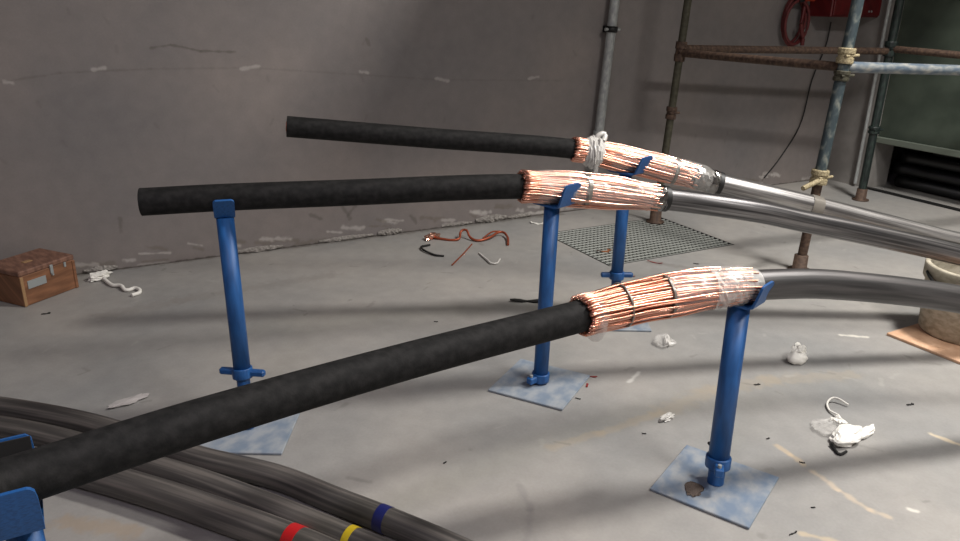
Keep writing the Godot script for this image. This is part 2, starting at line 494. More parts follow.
# ------------------------------------------------------------------ jointed power cable
# ctrl: axis points; ia/ib: indices where the copper starts and ends
func power_cable(label: String, ctrl: Array, pa: Vector3, pb: Vector3, r_ins: float, r_cu: float, r_sh: float, sheath: Material, sd: int, film_from: float, film_to: float, bands: Array, gap := 0.0) -> Dictionary:
	var c := spline(ctrl)
	var s0 := c.get_closest_offset(pa)
	var s1 := c.get_closest_offset(pb)
	var total := c.get_baked_length()
	var foot := c.sample_baked(s0)
	foot.y = 0.0
	var t := thing("power_cable", label, "cable", foot, 0.0, "jointed power cables on stands")
	var st := mb()
	sweep(st, sample(c, 0.0, s0 + 0.03, 60), func(_i, _f, _a): return r_ins, 36)
	var ins := obj("insulation", st, M.insulation, t, foot)
	var e0 := c.sample_baked(0.0)
	var dir := (c.sample_baked(0.03) - e0).normalized()
	obj("conductor", rod(e0 - dir * 0.004, e0 + dir * 0.02, r_ins * 0.5, 20), M.copper_dark, ins)
	st = mb()
	sweep(st, sample(c, s1 - 0.04, total, 150), func(_i, _f, _a): return r_sh, 36)
	obj("outer_sheath", st, sheath, t, foot)
	# copper layer under the loose wires
	var rr := func(f: float) -> float:
		var swell := lerpf(r_cu, r_sh + 0.004, smoothstep(0.45, 1.0, f))
		return swell + 0.0015 * sin(f * 17.0 + sd)
	st = mb()
	sweep(st, sample(c, s0 + 0.004, s1, 40), func(_i, f, a): return rr.call(f) - 0.004 + 0.002 * sin(a * 7.0 + f * 5.0), 30)
	obj("copper_layer", st, M.copper_dark, t, foot)
	# wires: each folded back over the rim, then laid along the joint
	rng.seed = sd
	var n := 54
	for w in n:
		var a0 := TAU * (w + rng.randf_range(-0.25, 0.25)) / n
		var twist := rng.randf_range(-0.12, 0.12) + 0.28
		var lift := rng.randf_range(0.0, 0.002)
		var bow := rng.randf_range(0.0, 1.0)
		bow = 0.012 * bow if bow > 0.8 else 0.0
		var seed_w := rng.randf() * 200.0
		var pts := PackedVector3Array()
		var stops := [[0.028, r_ins + 0.001], [0.008, r_ins + 0.001], [-0.004, r_ins + 0.003], [-0.006, r_ins + 0.008], [0.001, r_cu + 0.003], [0.018, r_cu + 0.003]]
		var m := 22
		for q in stops.size() + m:
			var s: float
			var r: float
			var f := 0.0
			if q < stops.size():
				s = stops[q][0] + 0.004 * sin(seed_w)
				r = stops[q][1] + 0.0015 * sin(seed_w * 3.0)
			else:
				f = float(q - stops.size() + 1) / m
				s = lerpf(0.018, (s1 - s0) * rng_end(seed_w), f)
				r = rr.call(f) + lift + bow * sin(PI * f)
			var a := a0 + twist * f + 0.035 * sin(f * 7.0 + seed_w)
			if gap > 0.0:
				for gq: Vector3 in [Vector3(2.25, 0.3, 0.3), Vector3(2.75, 0.42, 0.22), Vector3(1.5, 0.55, 0.25), Vector3(3.25, 0.35, 0.3)]:
					var da := wrapf(a - gq.x, -PI, PI)
					a += gap * signf(da) * exp(-absf(da) * 3.2) * exp(-pow((f - gq.y) / gq.z, 2.0))
			var p := c.sample_baked(s0 + s, true)
			var tg := (c.sample_baked(s0 + s + 0.012, true) - c.sample_baked(s0 + s - 0.012, true)).normalized()
			var fr := frame_at(tg)
			pts.append(p + fr.x * cos(a) * r + fr.y * sin(a) * r)
		var wst := mb()
		var thick := rng.randf_range(0.0034, 0.0044)
		sweep(wst, pts, func(_i, _f, _a): return thick, 6, true)
		obj("copper_wire", wst, M.copper[w % 3], t, foot)
	# clear film pulled over the end of the wires
	var flm := mb(false)
	var L := s1 - s0
	sweep(flm, sample(c, s0 + L * film_from, s0 + L * film_to, 34), func(i, f, a):
		var g: float = clampf(lerpf(film_from, film_to, f), 0.0, 1.0)
		var taper: float = smoothstep(1.0, 0.86, f)
		var ends: float = minf(1.0, minf(f, 1.0 - f) * 12.0)
		return lerpf(r_sh + 0.003, rr.call(g) + 0.008, taper) + ends * 0.011 * absf(nz.get_noise_3d(cos(a) * 60.0, sin(a) * 60.0 + sd * 50.0, i * 14.0)), 26, false)
	obj("plastic_film", flm, M.film, t, foot)
	for b: Vector2 in bands:
		st = mb()
		var sb := s0 + L * b.x
		sweep(st, sample(c, sb - b.y, sb + b.y, 5), func(_i, _f, a): return rr.call(clampf(b.x, 0.0, 1.0)) + 0.0115 + 0.0012 * sin(a * 9.0), 28)
		obj("tape_band", st, M.tape_grey, t, foot)
	return {"node": t, "curve": c, "s0": s0, "s1": s1, "foot": foot}

func rng_end(x: float) -> float:
	return 0.94 + 0.08 * (0.5 + 0.5 * sin(x * 5.7))

func coupler(called: String, at: Vector3, dir: Vector3, r: float, m: Material, parent: Node3D, off: Vector3, ht := 0.05) -> void:
	var st := mb(false)
	lathe(st, PackedVector2Array([Vector2(r * 0.9, -ht), Vector2(r * 1.3, -ht), Vector2(r * 1.36, -ht * 0.8), Vector2(r * 1.36, -ht * 0.25), Vector2(r * 1.2, -ht * 0.2), Vector2(r * 1.2, ht * 0.25), Vector2(r * 1.4, ht * 0.3), Vector2(r * 1.4, ht * 0.85), Vector2(r * 1.3, ht), Vector2(r * 0.9, ht)]), along(at, dir), 14)
	var o := obj(called, st, m, parent, off)
	obj("bolt", rod(at + Vector3(-r * 1.2, 0, r * 0.9), at + Vector3(r * 1.7, 0.004, r * 1.1), 0.009, 8), m, o)

func paint_drips() -> void:
	pass

func bit(called: String, label: String, cat: String, at: Vector3, ln: float, wd: float, turn: float, m: Material, curl := 0.2) -> void:
	var o := obj(called, shred(Vector3.ZERO, ln, wd, turn, curl), m)
	o.position = Vector3(at.x, 0.0005, at.z)
	tag(o, label, cat)

func _ready() -> void:
	nz.seed = 7
	nz.frequency = 0.02
	nz.fractal_octaves = 3
	# ---- camera
	var cam := Camera3D.new()
	cam.name = "camera"
	cam.fov = 39.6311
	cam.near = 0.05
	cam.rotation = Vector3(-0.34483, -0.49240, 0.02014)
	cam.position = Vector3(0, 1.6, 0)
	add_child(cam)
	cam.current = true
	# ---- environment
	var we := WorldEnvironment.new()
	we.name = "environment"
	var env := Environment.new()
	env.background_mode = Environment.BG_COLOR
	env.background_color = Color(0.02, 0.02, 0.022)
	env.tonemap_mode = Environment.TONE_MAPPER_LINEAR
	env.tonemap_exposure = 1.0
	env.sdfgi_enabled = true
	env.ssao_enabled = true
	env.ssil_enabled = true
	we.environment = env
	add_child(we)
	make_materials()
	# ---- lamps hung from the ceiling
	ceiling_lamp(Vector3(4.55, 5.0, -1.36), Vector2(0.8, 0.6), 37.0, Color(1.0, 0.985, 0.965), "square floodlight hung above the scaffold side of the bay")
	ceiling_lamp(Vector3(2.8, 4.5, 1.0), Vector2(1.6, 0.5), 18.0, Color(1.0, 0.99, 0.975), "long strip lamp hung above the front cable")
	ceiling_lamp(Vector3(-1.6, 4.5, 0.4), Vector2(1.2, 0.5), 6.0, Color(0.96, 0.92, 1.0), "unseen fill lamp added over the left of the bay")  # fill lamp added out of view to brighten the left side
	build_room()
	build_cables()
	build_stands()
	build_floor_cables()
	build_scaffold()
	build_wall_fittings()
	build_grating()
	build_box()
	build_bucket()
	build_litter()

func build_room() -> void:
	# floor: one slab with a hole for the drain grating
	var fx0 := -3.0
	var fx1 := 8.3
	var fz0 := -5.0
	var fz1 := 3.5
	var ppm := 190.0
	var W := int((fx1 - fx0) * ppm * 0.92)
	W = 2040
	var H := int(W * (fz1 - fz0) / (fx1 - fx0))
	ppm = W / (fx1 - fx0)
	var im := concrete(W, H, Color(0.57, 0.56, 0.545), 0.08, 0.015, 11)
	var sn := FastNoiseLite.new()
	sn.seed = 4
	sn.frequency = 0.03
	var tp := func(p: Vector3) -> Vector2: return Vector2((p.x - fx0) * ppm, (p.z - fz0) * ppm)
	var tan := Color(0.68, 0.6, 0.49)
	stamp(im, [Vector3(1.4108, 0.0000, -2.0513), Vector3(1.6500, 0.0000, -2.0441), Vector3(1.9737, 0.0000, -2.0656)], 0.03, tan, 0.26, tp, ppm, sn)
	stamp(im, [Vector3(1.9737, 0.0000, -2.0656), Vector3(2.3011, 0.0000, -2.1159), Vector3(2.6183, 0.0000, -2.0659), Vector3(3.0056, 0.0000, -1.9439)], 0.06, tan, 0.2, tp, ppm, sn)
	stamp(im, [Vector3(2.2154, 0.0000, -1.6717), Vector3(2.2089, 0.0000, -1.5990), Vector3(2.2013, 0.0000, -1.5371)], 0.018, Color(0.74, 0.66, 0.55), 0.6, tp, ppm, sn)
	stamp(im, [Vector3(2.1926, 0.0000, -1.4853), Vector3(2.1852, 0.0000, -1.3691), Vector3(2.1858, 0.0000, -1.2513), Vector3(2.2085, 0.0000, -1.1931)], 0.02, Color(0.76, 0.69, 0.6), 0.65, tp, ppm, sn, 0.3)
	stamp(im, [Vector3(2.8413, 0.0000, -1.4527), Vector3(2.8746, 0.0000, -1.3326)], 0.015, Color(0.78, 0.72, 0.62), 0.9, tp, ppm, sn)
	stamp(im, [Vector3(1.8748, 0.0000, -1.2697), Vector3(1.9711, 0.0000, -1.1581)], 0.015, Color(0.74, 0.67, 0.56), 0.7, tp, ppm, sn)
	stamp(im, [Vector3(2.0188, 0.0000, -2.3345), Vector3(2.1222, 0.0000, -2.3919)], 0.012, Color(0.78, 0.77, 0.75), 0.8, tp, ppm, sn)
	stamp(im, [Vector3(3.3451, 0.0000, -2.2612), Vector3(3.4476, 0.0000, -2.1851)], 0.02, Color(0.8, 0.78, 0.74), 0.9, tp, ppm, sn, 0.2)
	stamp(im, [Vector3(2.3097, 0.0000, -1.1898), Vector3(2.3212, 0.0000, -1.1722)], 0.012, Color(0.82, 0.8, 0.76), 0.9, tp, ppm, sn)
	stamp(im, [Vector3(1.1859, 0.0000, -1.8956), Vector3(1.1517, 0.0000, -1.7588), Vector3(1.0451, 0.0000, -1.6202)], 0.02, Color(0.48, 0.47, 0.46), 0.3, tp, ppm, sn, 0.2)
	stamp(im, [Vector3(-0.2347, 0.0000, -2.3909), Vector3(-0.0399, 0.0000, -2.2290)], 0.05, Color(0.62, 0.53, 0.43), 0.4, tp, ppm, sn, 0.2)
	stamp(im, [Vector3(-0.0446, 0.0000, -4.1395), Vector3(0.3595, 0.0000, -4.1977), Vector3(1.2312, 0.0000, -4.2398)], 0.09, Color(0.5, 0.48, 0.46), 0.35, tp, ppm, sn, 0.3)
	stamp(im, [Vector3(1.7045, 0.0000, -1.5445), Vector3(1.6859, 0.0000, -1.6035)], 0.04, Color(0.3, 0.26, 0.22), 0.6, tp, ppm, sn)
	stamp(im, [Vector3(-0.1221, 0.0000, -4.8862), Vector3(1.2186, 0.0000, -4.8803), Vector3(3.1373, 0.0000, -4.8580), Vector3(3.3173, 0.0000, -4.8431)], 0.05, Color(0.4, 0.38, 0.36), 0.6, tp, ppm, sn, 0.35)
	stamp(im, [Vector3(3.2029, 0.0000, -3.6009), Vector3(3.3950, 0.0000, -3.3402)], 0.05, Color(0.44, 0.42, 0.4), 0.4, tp, ppm, sn, 0.2)
	rng.seed = 99
	for i in 160:
		var p := Vector3(rng.randf_range(-0.5, 5.5), 0, rng.randf_range(-4.8, -1.0))
		var q := p + Vector3(rng.randf_range(-0.06, 0.06), 0, rng.randf_range(-0.06, 0.06))
		stamp(im, [p, q], rng.randf_range(0.008, 0.02), Color(0.42, 0.41, 0.39) if i % 3 else Color(0.66, 0.65, 0.63), 0.35, tp, ppm, sn, 0.35)
	var fm := mat(Color.WHITE, 0.55)
	fm.albedo_texture = ImageTexture.create_from_image(im)
	bumpy(fm, 0.06, 0.12, 12)
	fm.heightmap_enabled = false
	fm.texture_repeat = false
	var st := mb(false)
	var gx0 := 2.905
	var gx1 := 4.01
	var gz0 := -4.44
	var gz1 := -3.645
	for r: Array in [[fx0, fz0, gx0, fz1], [gx1, fz0, fx1, fz1], [gx0, fz0, gx1, gz0], [gx0, gz1, gx1, fz1]]:
		var uv := func(x: float, z: float) -> Vector2: return Vector2((x - fx0) / (fx1 - fx0), (z - fz0) / (fz1 - fz0))
		for lev in 2:
			var y := 0.0 if lev == 0 else -0.25
			var A := Vector3(r[0], y, r[3])
			var B := Vector3(r[2], y, r[3])
			var C := Vector3(r[2], y, r[1])
			var D := Vector3(r[0], y, r[1])
			var ua: Vector2 = uv.call(r[0], r[3])
			var ub: Vector2 = uv.call(r[2], r[3])
			var uc: Vector2 = uv.call(r[2], r[1])
			var ud: Vector2 = uv.call(r[0], r[1])
			if lev == 0: quad(st, A, B, C, D, ua, ub, uc, ud)
			else: quad(st, D, C, B, A, ud, uc, ub, ua)
	var dn := Vector3(0, -0.25, 0)
	var g := [Vector3(gx0, 0, gz1), Vector3(gx1, 0, gz1), Vector3(gx1, 0, gz0), Vector3(gx0, 0, gz0)]
	for i in 4:
		var a: Vector3 = g[i]
		var b: Vector3 = g[(i + 1) % 4]
		quad(st, b, a, a + dn, b + dn)
	var fl := struct("floor", st, fm)
	struct("pit_bottom", box(Vector3(1.3, 0.05, 1.0), 0.005, Vector3((gx0 + gx1) / 2, -0.275, (gz0 + gz1) / 2)), M.pit, fl)
	# back wall
	var wx0 := -3.15
	var wx1 := 8.3
	var wh := 5.65
	var w := 2048
	var h := int(w * wh / (wx1 - wx0))
	var p2 := w / (wx1 - wx0)
	im = concrete(w, h, Color(0.475, 0.45, 0.44), 0.07, 0.015, 23)
	var wp := func(p: Vector3) -> Vector2: return Vector2((p.x - wx0) * p2, (wh - 0.15 - p.y) * p2)
	var dark := Color(0.36, 0.34, 0.32)
	var pale := Color(0.72, 0.7, 0.68)
	stamp(im, [Vector3(-0.3424, 1.1443, -4.8770), Vector3(-0.0510, 1.1845, -4.8770), Vector3(0.4126, 1.1961, -4.8770)], 0.01, dark, 0.35, wp, p2, sn, 0.3)
	stamp(im, [Vector3(0.4126, 1.1961, -4.8770), Vector3(0.9818, 1.1899, -4.8770), Vector3(1.2907, 1.1650, -4.8770), Vector3(2.2697, 1.0822, -4.8770), Vector3(3.2710, 1.0470, -4.8770)], 0.01, dark, 0.25, wp, p2, sn, 0.4)
	stamp(im, [Vector3(0.4266, 1.3132, -4.8770), Vector3(0.5365, 1.3289, -4.8770), Vector3(0.6993, 1.2935, -4.8770), Vector3(0.9006, 1.2855, -4.8770)], 0.01, dark, 0.7, wp, p2, sn, 0.2)
	for q: Array in [[Vector3(0.1100, 1.1970, -4.8770), Vector3(0.1724, 1.2067, -4.8770)], [Vector3(0.9214, 1.1852, -4.8770), Vector3(1.0372, 1.2007, -4.8770)], [Vector3(1.6889, 1.1497, -4.8770), Vector3(1.7371, 1.1421, -4.8770)], [Vector3(2.2391, 1.0898, -4.8770), Vector3(2.3315, 1.0737, -4.8770)], [Vector3(2.9867, 1.0695, -4.8770), Vector3(3.0731, 1.0816, -4.8770)], [Vector3(-0.3286, 1.1439, -4.8770), Vector3(-0.2879, 1.1374, -4.8770)]]:
		stamp(im, q, 0.014, pale, 0.5, wp, p2, sn)
	for q: Array in [[Vector3(0.1344, 0.3239, -4.8770), Vector3(0.1301, 0.2488, -4.8770)], [Vector3(1.5258, 0.2497, -4.8770), Vector3(1.5795, 0.1577, -4.8770)], [Vector3(1.6193, 0.2469, -4.8770), Vector3(1.5588, 0.1817, -4.8770)], [Vector3(1.7375, 1.3575, -4.8770), Vector3(1.7569, 1.3198, -4.8770)], [Vector3(1.2998, 0.2180, -4.8770), Vector3(1.3671, 0.1821, -4.8770)], [Vector3(2.0310, 0.1284, -4.8770), Vector3(2.0776, 0.0701, -4.8770)]]:
		stamp(im, q, 0.018, dark, 0.5, wp, p2, sn, 0.1)
	rng.seed = 17
	for i in 90:
		var x := rng.randf_range(-0.4, 6.4)
		var y := rng.randf_range(0.0, 0.13)
		stamp(im, [Vector3(x, y, 0), Vector3(x + rng.randf_range(0.03, 0.2), y * 0.8, 0)], rng.randf_range(0.01, 0.03), pale if i % 2 else Color(0.42, 0.39, 0.36), 0.6, wp, p2, sn, 0.3)
	for i in 40:
		var x := rng.randf_range(-0.4, 6.4)
		var y := rng.randf_range(0.2, 1.7)
		stamp(im, [Vector3(x, y, 0), Vector3(x + rng.randf_range(-0.03, 0.03), y + 0.03, 0)], 0.014, dark, 0.22, wp, p2, sn, 0.3)
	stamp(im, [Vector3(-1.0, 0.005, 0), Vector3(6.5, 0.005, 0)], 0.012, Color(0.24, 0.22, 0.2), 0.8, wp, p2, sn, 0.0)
	var wm := mat(Color.WHITE, 0.85)
	wm.albedo_texture = ImageTexture.create_from_image(im)
	wm.texture_repeat = false
	st = mb(false)
	var z0 := -4.877
	var A := Vector3(wx0, -0.15, z0)
	var B := Vector3(wx1, -0.15, z0)
	var C := Vector3(wx1, 5.5, z0)
	var D := Vector3(wx0, 5.5, z0)
	var bk := Vector3(0, 0, -0.15)
	quad(st, A, B, C, D, Vector2(0, 1), Vector2(1, 1), Vector2(1, 0), Vector2(0, 0))
	quad(st, B + bk, A + bk, D + bk, C + bk, Vector2(1, 1), Vector2(0, 1), Vector2(0, 0), Vector2(1, 0))
	quad(st, D, C, C + bk, D + bk)
	quad(st, A + bk, B + bk, B, A)
	quad(st, B, B + bk, C + bk, C)
	quad(st, A + bk, A, D, D + bk)
	var wall := struct("wall_back", st, wm)
	# crumbling plaster along the foot of the wall
	rng.seed = 5
	for q: Array in [[Vector3(-0.0997, 0.0000, -4.9150), Vector3(0.0883, 0.0000, -4.9082), 0.022], [Vector3(0.7748, 0.0000, -4.9170), Vector3(1.1028, 0.0000, -4.9087), 0.02], [Vector3(1.3485, 0.0000, -4.8953), Vector3(1.7436, 0.0000, -4.8970), 0.018], [Vector3(1.7781, 0.0000, -4.9082), Vector3(1.9628, 0.0000, -4.9065), 0.026], [Vector3(2.2833, 0.0000, -4.9037), Vector3(2.5377, 0.0000, -4.9076), 0.015], [Vector3(2.5657, 0.0000, -4.8951), Vector3(2.8388, 0.0000, -4.8957), 0.032], [Vector3(2.8459, 0.0000, -4.8925), Vector3(3.0641, 0.0000, -4.8905), 0.018]]:
		var pts := PackedVector3Array()
		for i in 16:
			var p: Vector3 = q[0].lerp(q[1], i / 15.0)
			pts.append(Vector3(p.x, 0.006 + 0.6 * q[2], z0 + 0.002))
		st = mb(false)
		sweep(st, pts, func(i, f, a): return q[2] * (0.35 + 0.65 * sin(PI * f)) * (0.8 + 0.9 * absf(nz.get_noise_3d(i * 40.0, a * 60.0, q[2] * 9000.0))), 10)
		struct("plaster_ridge", st, M.plaster, wall)
	# right wall: a bare pier, then a wide opening under a half-lowered green door
	var rw := struct("wall_right", box(Vector3(0.3, 5.65, 0.447), 0.004, Vector3(6.65, 2.675, -4.6535)), M.pier)
	struct("lintel", box(Vector3(0.3, 2.9, 4.43), 0.004, Vector3(6.65, 4.05, -2.215)), M.pier, rw)
	struct("side_wall", box(Vector3(0.3, 5.65, 3.65), 0.004, Vector3(6.65, 2.675, 1.825)), M.pier, rw)
	var door := struct("door_1", box(Vector3(0.06, 2.2, 4.43), 0.004, Vector3(6.56, 1.585, -2.215)), M.green_dark)
	struct("bottom_rail", box(Vector3(0.09, 0.055, 4.43), 0.006, Vector3(6.545, 0.462, -2.215)), M.green_rail, door)
	struct("door_sill", box(Vector3(0.05, 0.016, 4.43), 0.004, Vector3(6.5, 0.008, -2.215)), M.dark_metal, door)
	struct("wall_recess", box(Vector3(0.15, 3.0, 5.0), 0.004, Vector3(8.1, 1.35, -2.4)), M.green_dark)
	struct("ceiling_recess", box(Vector3(1.6, 0.15, 5.0), 0.004, Vector3(7.5, 2.75, -2.4)), M.green_dark)
	struct("wall_recess_end", box(Vector3(1.6, 3.0, 0.15), 0.004, Vector3(7.5, 1.35, 0.1)), M.green_dark)
	# the rest of the shell, behind and above the viewer
	struct("wall_left", box(Vector3(0.15, 5.65, 8.55), 0.004, Vector3(-3.075, 2.675, -0.68)), M.pier)
	struct("wall_front", box(Vector3(9.8, 5.65, 0.15), 0.004, Vector3(1.75, 2.675, 3.575)), M.pier)
	struct("ceiling", box(Vector3(11.6, 0.15, 8.7), 0.004, Vector3(2.6, 5.575, -0.68)), M.pier)

func build_cables() -> void:
	var a := power_cable("front black cable crossing the whole picture, largest, with copper wires bared mid-length",
		[Vector3(-0.3012, 0.7752, -1.3688), Vector3(-0.2257, 0.7316, -1.4553), Vector3(0.1421, 0.7247, -1.5445), Vector3(0.6564, 0.7017, -1.6571), Vector3(1.2465, 0.7024, -1.7086), Vector3(1.4876, 0.7193, -1.7007), Vector3(1.7019, 0.7327, -1.6636), Vector3(1.8629, 0.7351, -1.6264), Vector3(2.1961, 0.7089, -1.5575), Vector3(2.7532, 0.6074, -1.4223), Vector3(3.3754, 0.4488, -1.2168), Vector3(4.0, 0.26, -0.85), Vector3(4.7, 0.08, -0.3), Vector3(5.2, 0.053, 0.4), Vector3(5.5, 0.053, 1.4)],
		Vector3(1.2717, 0.7046, -1.7080), Vector3(1.8754, 0.7336, -1.6251), 0.0495, 0.0595, 0.051, M.sheath_front, 5, 0.5, 1.0, [Vector2(0.24, 0.0025), Vector2(0.5, 0.004)], 0.16)
	var b := power_cable("middle black cable lying level, copper wires bared over the taller centre stand",
		[Vector3(0.1570, 0.9012, -2.8625), Vector3(0.4235, 0.9079, -2.7886), Vector3(0.8339, 0.9083, -2.6831), Vector3(1.5187, 0.9071, -2.5082), Vector3(1.8577, 0.8708, -2.4321), Vector3(2.0943, 0.8373, -2.3639), Vector3(2.3010, 0.8043, -2.3119), Vector3(2.5695, 0.7575, -2.2211), Vector3(2.7599, 0.7126, -2.1609), Vector3(3.1362, 0.6278, -2.0210), Vector3(3.5260, 0.5334, -1.8698), Vector3(4.1347, 0.3632, -1.6186), Vector3(4.75, 0.14, -1.15), Vector3(5.3, 0.05, -0.6), Vector3(5.7, 0.05, 0.2), Vector3(5.9, 0.05, 1.4)],
		Vector3(1.5257, 0.9073, -2.5045), Vector3(2.0943, 0.8373, -2.3639), 0.0498, 0.06, 0.048, M.sheath, 9, 0.1, 1.03, [Vector2(0.46, 0.008)])
	var c := power_cable("rear black cable, farthest from the viewer, with a knot of white plastic",
		[Vector3(0.8569, 1.0316, -3.5289), Vector3(1.4922, 0.9712, -3.3202), Vector3(2.1654, 0.9123, -3.0797), Vector3(2.4411, 0.8538, -2.9683), Vector3(2.7206, 0.7841, -2.8261), Vector3(2.8568, 0.7416, -2.7477), Vector3(3.2383, 0.6480, -2.5532), Vector3(3.6262, 0.5479, -2.3525), Vector3(4.0112, 0.4488, -2.1417), Vector3(4.32, 0.405, -1.96), Vector3(4.9, 0.23, -1.6), Vector3(5.5, 0.07, -1.0), Vector3(5.95, 0.056, -0.2), Vector3(6.2, 0.056, 1.4)],
		Vector3(2.1695, 0.9100, -3.0766), Vector3(2.7462, 0.7751, -2.8087), 0.0488, 0.056, 0.0545, M.sheath_rear, 14, 0.3, 1.14, [Vector2(0.82, 0.008)])
	# torn white plastic knotted round the rear cable beside the copper rim
	var q: Vector3 = c.curve.sample_baked(c.s0 + 0.1)
	var st := mb(false)
	sweep(st, sample(c.curve, c.s0 + 0.055, c.s0 + 0.145, 16), func(i, f, t): return 0.062 + 0.022 * sin(PI * f) * (0.5 + 1.6 * absf(nz.get_noise_3d(cos(t) * 70.0, sin(t) * 70.0, i * 30.0))), 22)
	obj("white_plastic_knot", st, M.film_white, c.node, c.foot)
	obj("knot_tail", tube(smooth_path([q + Vector3(-0.02, -0.05, 0.06), q + Vector3(-0.03, -0.1, 0.07), q + Vector3(-0.06, -0.12, 0.06), q + Vector3(-0.09, -0.15, 0.05)], 12), 0.011, 7), M.film, c.node, c.foot)
	obj("knot_tuft", tube(smooth_path([q + Vector3(0.0, 0.05, 0.0), q + Vector3(0.02, 0.085, 0.01), q + Vector3(0.05, 0.09, 0.02), q + Vector3(0.03, 0.06, 0.04)], 12), 0.013, 7), M.film_white, c.node, c.foot)
	# dark torn foil where the sheaths begin
	for d: Dictionary in [b, c]:
		var r := 0.052 if d == b else 0.058
		st = mb(false)
		sweep(st, sample(d.curve, d.s1 - 0.015, d.s1 + (0.035 if d == b else 0.11), 14), func(i, _f, t): return r + 0.012 * absf(nz.get_noise_3d(cos(t) * 90.0, sin(t) * 90.0, i * 40.0)), 22)
		obj("foil_collar", st, M.foil, d.node, d.foot)
		st = mb()
		var e: float = d.s1 + (0.03 if d == b else 0.11)
		sweep(st, sample(d.curve, e, e + 0.022, 4), func(_i, _f, _t): return r + 0.003, 26)
		obj("end_tape", st, M.tape_black, d.node, d.foot)
	# cable tie on the rear sheath
	var s3: float = c.curve.get_closest_offset(Vector3(3.3036, 0.6287, -2.5163))
	st = mb()
	sweep(st, sample(c.curve, s3 - 0.03, s3 + 0.03, 6), func(_i, _f, t): return 0.0575 + 0.0015 * sin(t * 6.0), 26)
	obj("clear_tape", st, M.tape_grey, c.node, c.foot)
	# crumpled film collar and stray wires on the front cable
	st = mb(false)
	sweep(st, sample(a.curve, a.s0 + 0.01, a.s0 + 0.06, 8), func(i, f, t): return 0.06 + 0.028 * maxf(0.0, sin(t + 0.2)) * sin(PI * f) + 0.006 * absf(nz.get_noise_3d(cos(t) * 80.0, sin(t) * 80.0, i * 40.0)), 22, false)
	obj("plastic_film", st, M.film, a.node, a.foot)
	st = mb(false)
	sweep(st, sample(a.curve, a.s1 - 0.15, a.s1 + 0.025, 20), func(i, f, t): return lerpf(0.066, 0.053, f) + 0.018 * (1.0 - f * 0.7) * absf(nz.get_noise_3d(cos(t) * 80.0, sin(t) * 80.0, i * 22.0)), 24, false)
	obj("foil_collar", st, M.film_thick, a.node, a.foot)
	for k in 3:
		var s: float = a.s0 + 0.2 + 0.06 * k
		var p: Vector3 = a.curve.sample_baked(s)
		var p2: Vector3 = a.curve.sample_baked(s + 0.2)
		var up := Vector3(0, 0.06, 0.015 - 0.02 * k)
		obj("stray_wire", tube(smooth_path([p + up, p.lerp(p2, 0.5) + up * 1.1, p2 + up * 1.0], 14), 0.0035, 6), M.copper[k], a.node, a.foot)

func build_stands() -> void:
	var sd := stand("nearest whole blue stand, right of centre, its square plate fully in view", Vector3(1.8554, 0.7327, -1.6318), Vector3(1.8130, 0.0000, -1.5850), 0.052, Vector3(0.9, 0, 0.12), 0.33, deg_to_rad(63.6), 0.094, 0.0, 2.3, M.plate_dirty, 0.036, 0.07, 1.2)
	# flat brown patch beside the foot of the nearest stand
	var rs := crumple(Vector3(1.7143, 0.0000, -1.5894) - sd.position + Vector3(0, 0.0105, 0), Vector3(0.085, 0.004, 0.06), 0.6, 44, 0.5, false)
	obj("brown_patch", rs, M.brown_patch, sd)
	stand("blue stand in the centre holding the middle cable at its copper end", Vector3(1.6556, 0.8928, -2.4771), Vector3(1.6500, 0.0000, -2.4890), 0.058, Vector3(0.95, 0, 0.27), 0.3, deg_to_rad(55.0), 0.04, 0.0, 2.9, M.plate, 0.032, 0.07, 1.4)
	stand("rear blue stand with a flat cross bar, holding the farthest cable", Vector3(2.4249, 0.8569, -2.9722), Vector3(2.4020, 0.0000, -2.9480), 0.055, Vector3(0.86, 0, 0.5), 0.3, deg_to_rad(28.0), 0.245, 0.17, 0.45, M.plate, 0.032, 0.07, 1.4)
	stand("left blue stand with a T cross bar under the free end of the middle cable", Vector3(0.4267, 0.9080, -2.7869), Vector3(0.4200, 0.0000, -2.6730), 0.0498, Vector3(0.97, 0, 0.2), -0.16, deg_to_rad(-62.0), 0.238, 0.18, 0.6, M.plate, 0.032, 0.075, 1.0, false)
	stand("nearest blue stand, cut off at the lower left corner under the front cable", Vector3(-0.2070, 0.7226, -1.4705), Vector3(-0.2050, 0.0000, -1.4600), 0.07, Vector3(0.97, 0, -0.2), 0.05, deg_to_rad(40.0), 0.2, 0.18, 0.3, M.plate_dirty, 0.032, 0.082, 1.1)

func floor_cable(label: String, ctrl: Array, r: float, tape: Material, ta: Vector3, tape_len: float, tape_name: String) -> void:
	var c := spline(ctrl)
	var foot: Vector3 = ctrl[2]
	foot.y = 0
	var t := thing("floor_cable", label, "cable", foot, 0.0, "dusty cables lying on the floor")
	var st := mb()
	sweep(st, sample(c, 0.0, c.get_baked_length(), 70), func(_i, _f, _a): return r, 32)
	obj("outer_sheath", st, M.floor_cable, t, foot)
	var s := c.get_closest_offset(ta)
	st = mb()
	sweep(st, sample(c, s - tape_len, s + tape_len, 6), func(_i, _f, a): return r + 0.0015 + 0.0006 * sin(a * 3.0), 32)
	obj(tape_name, st, tape, t, foot)

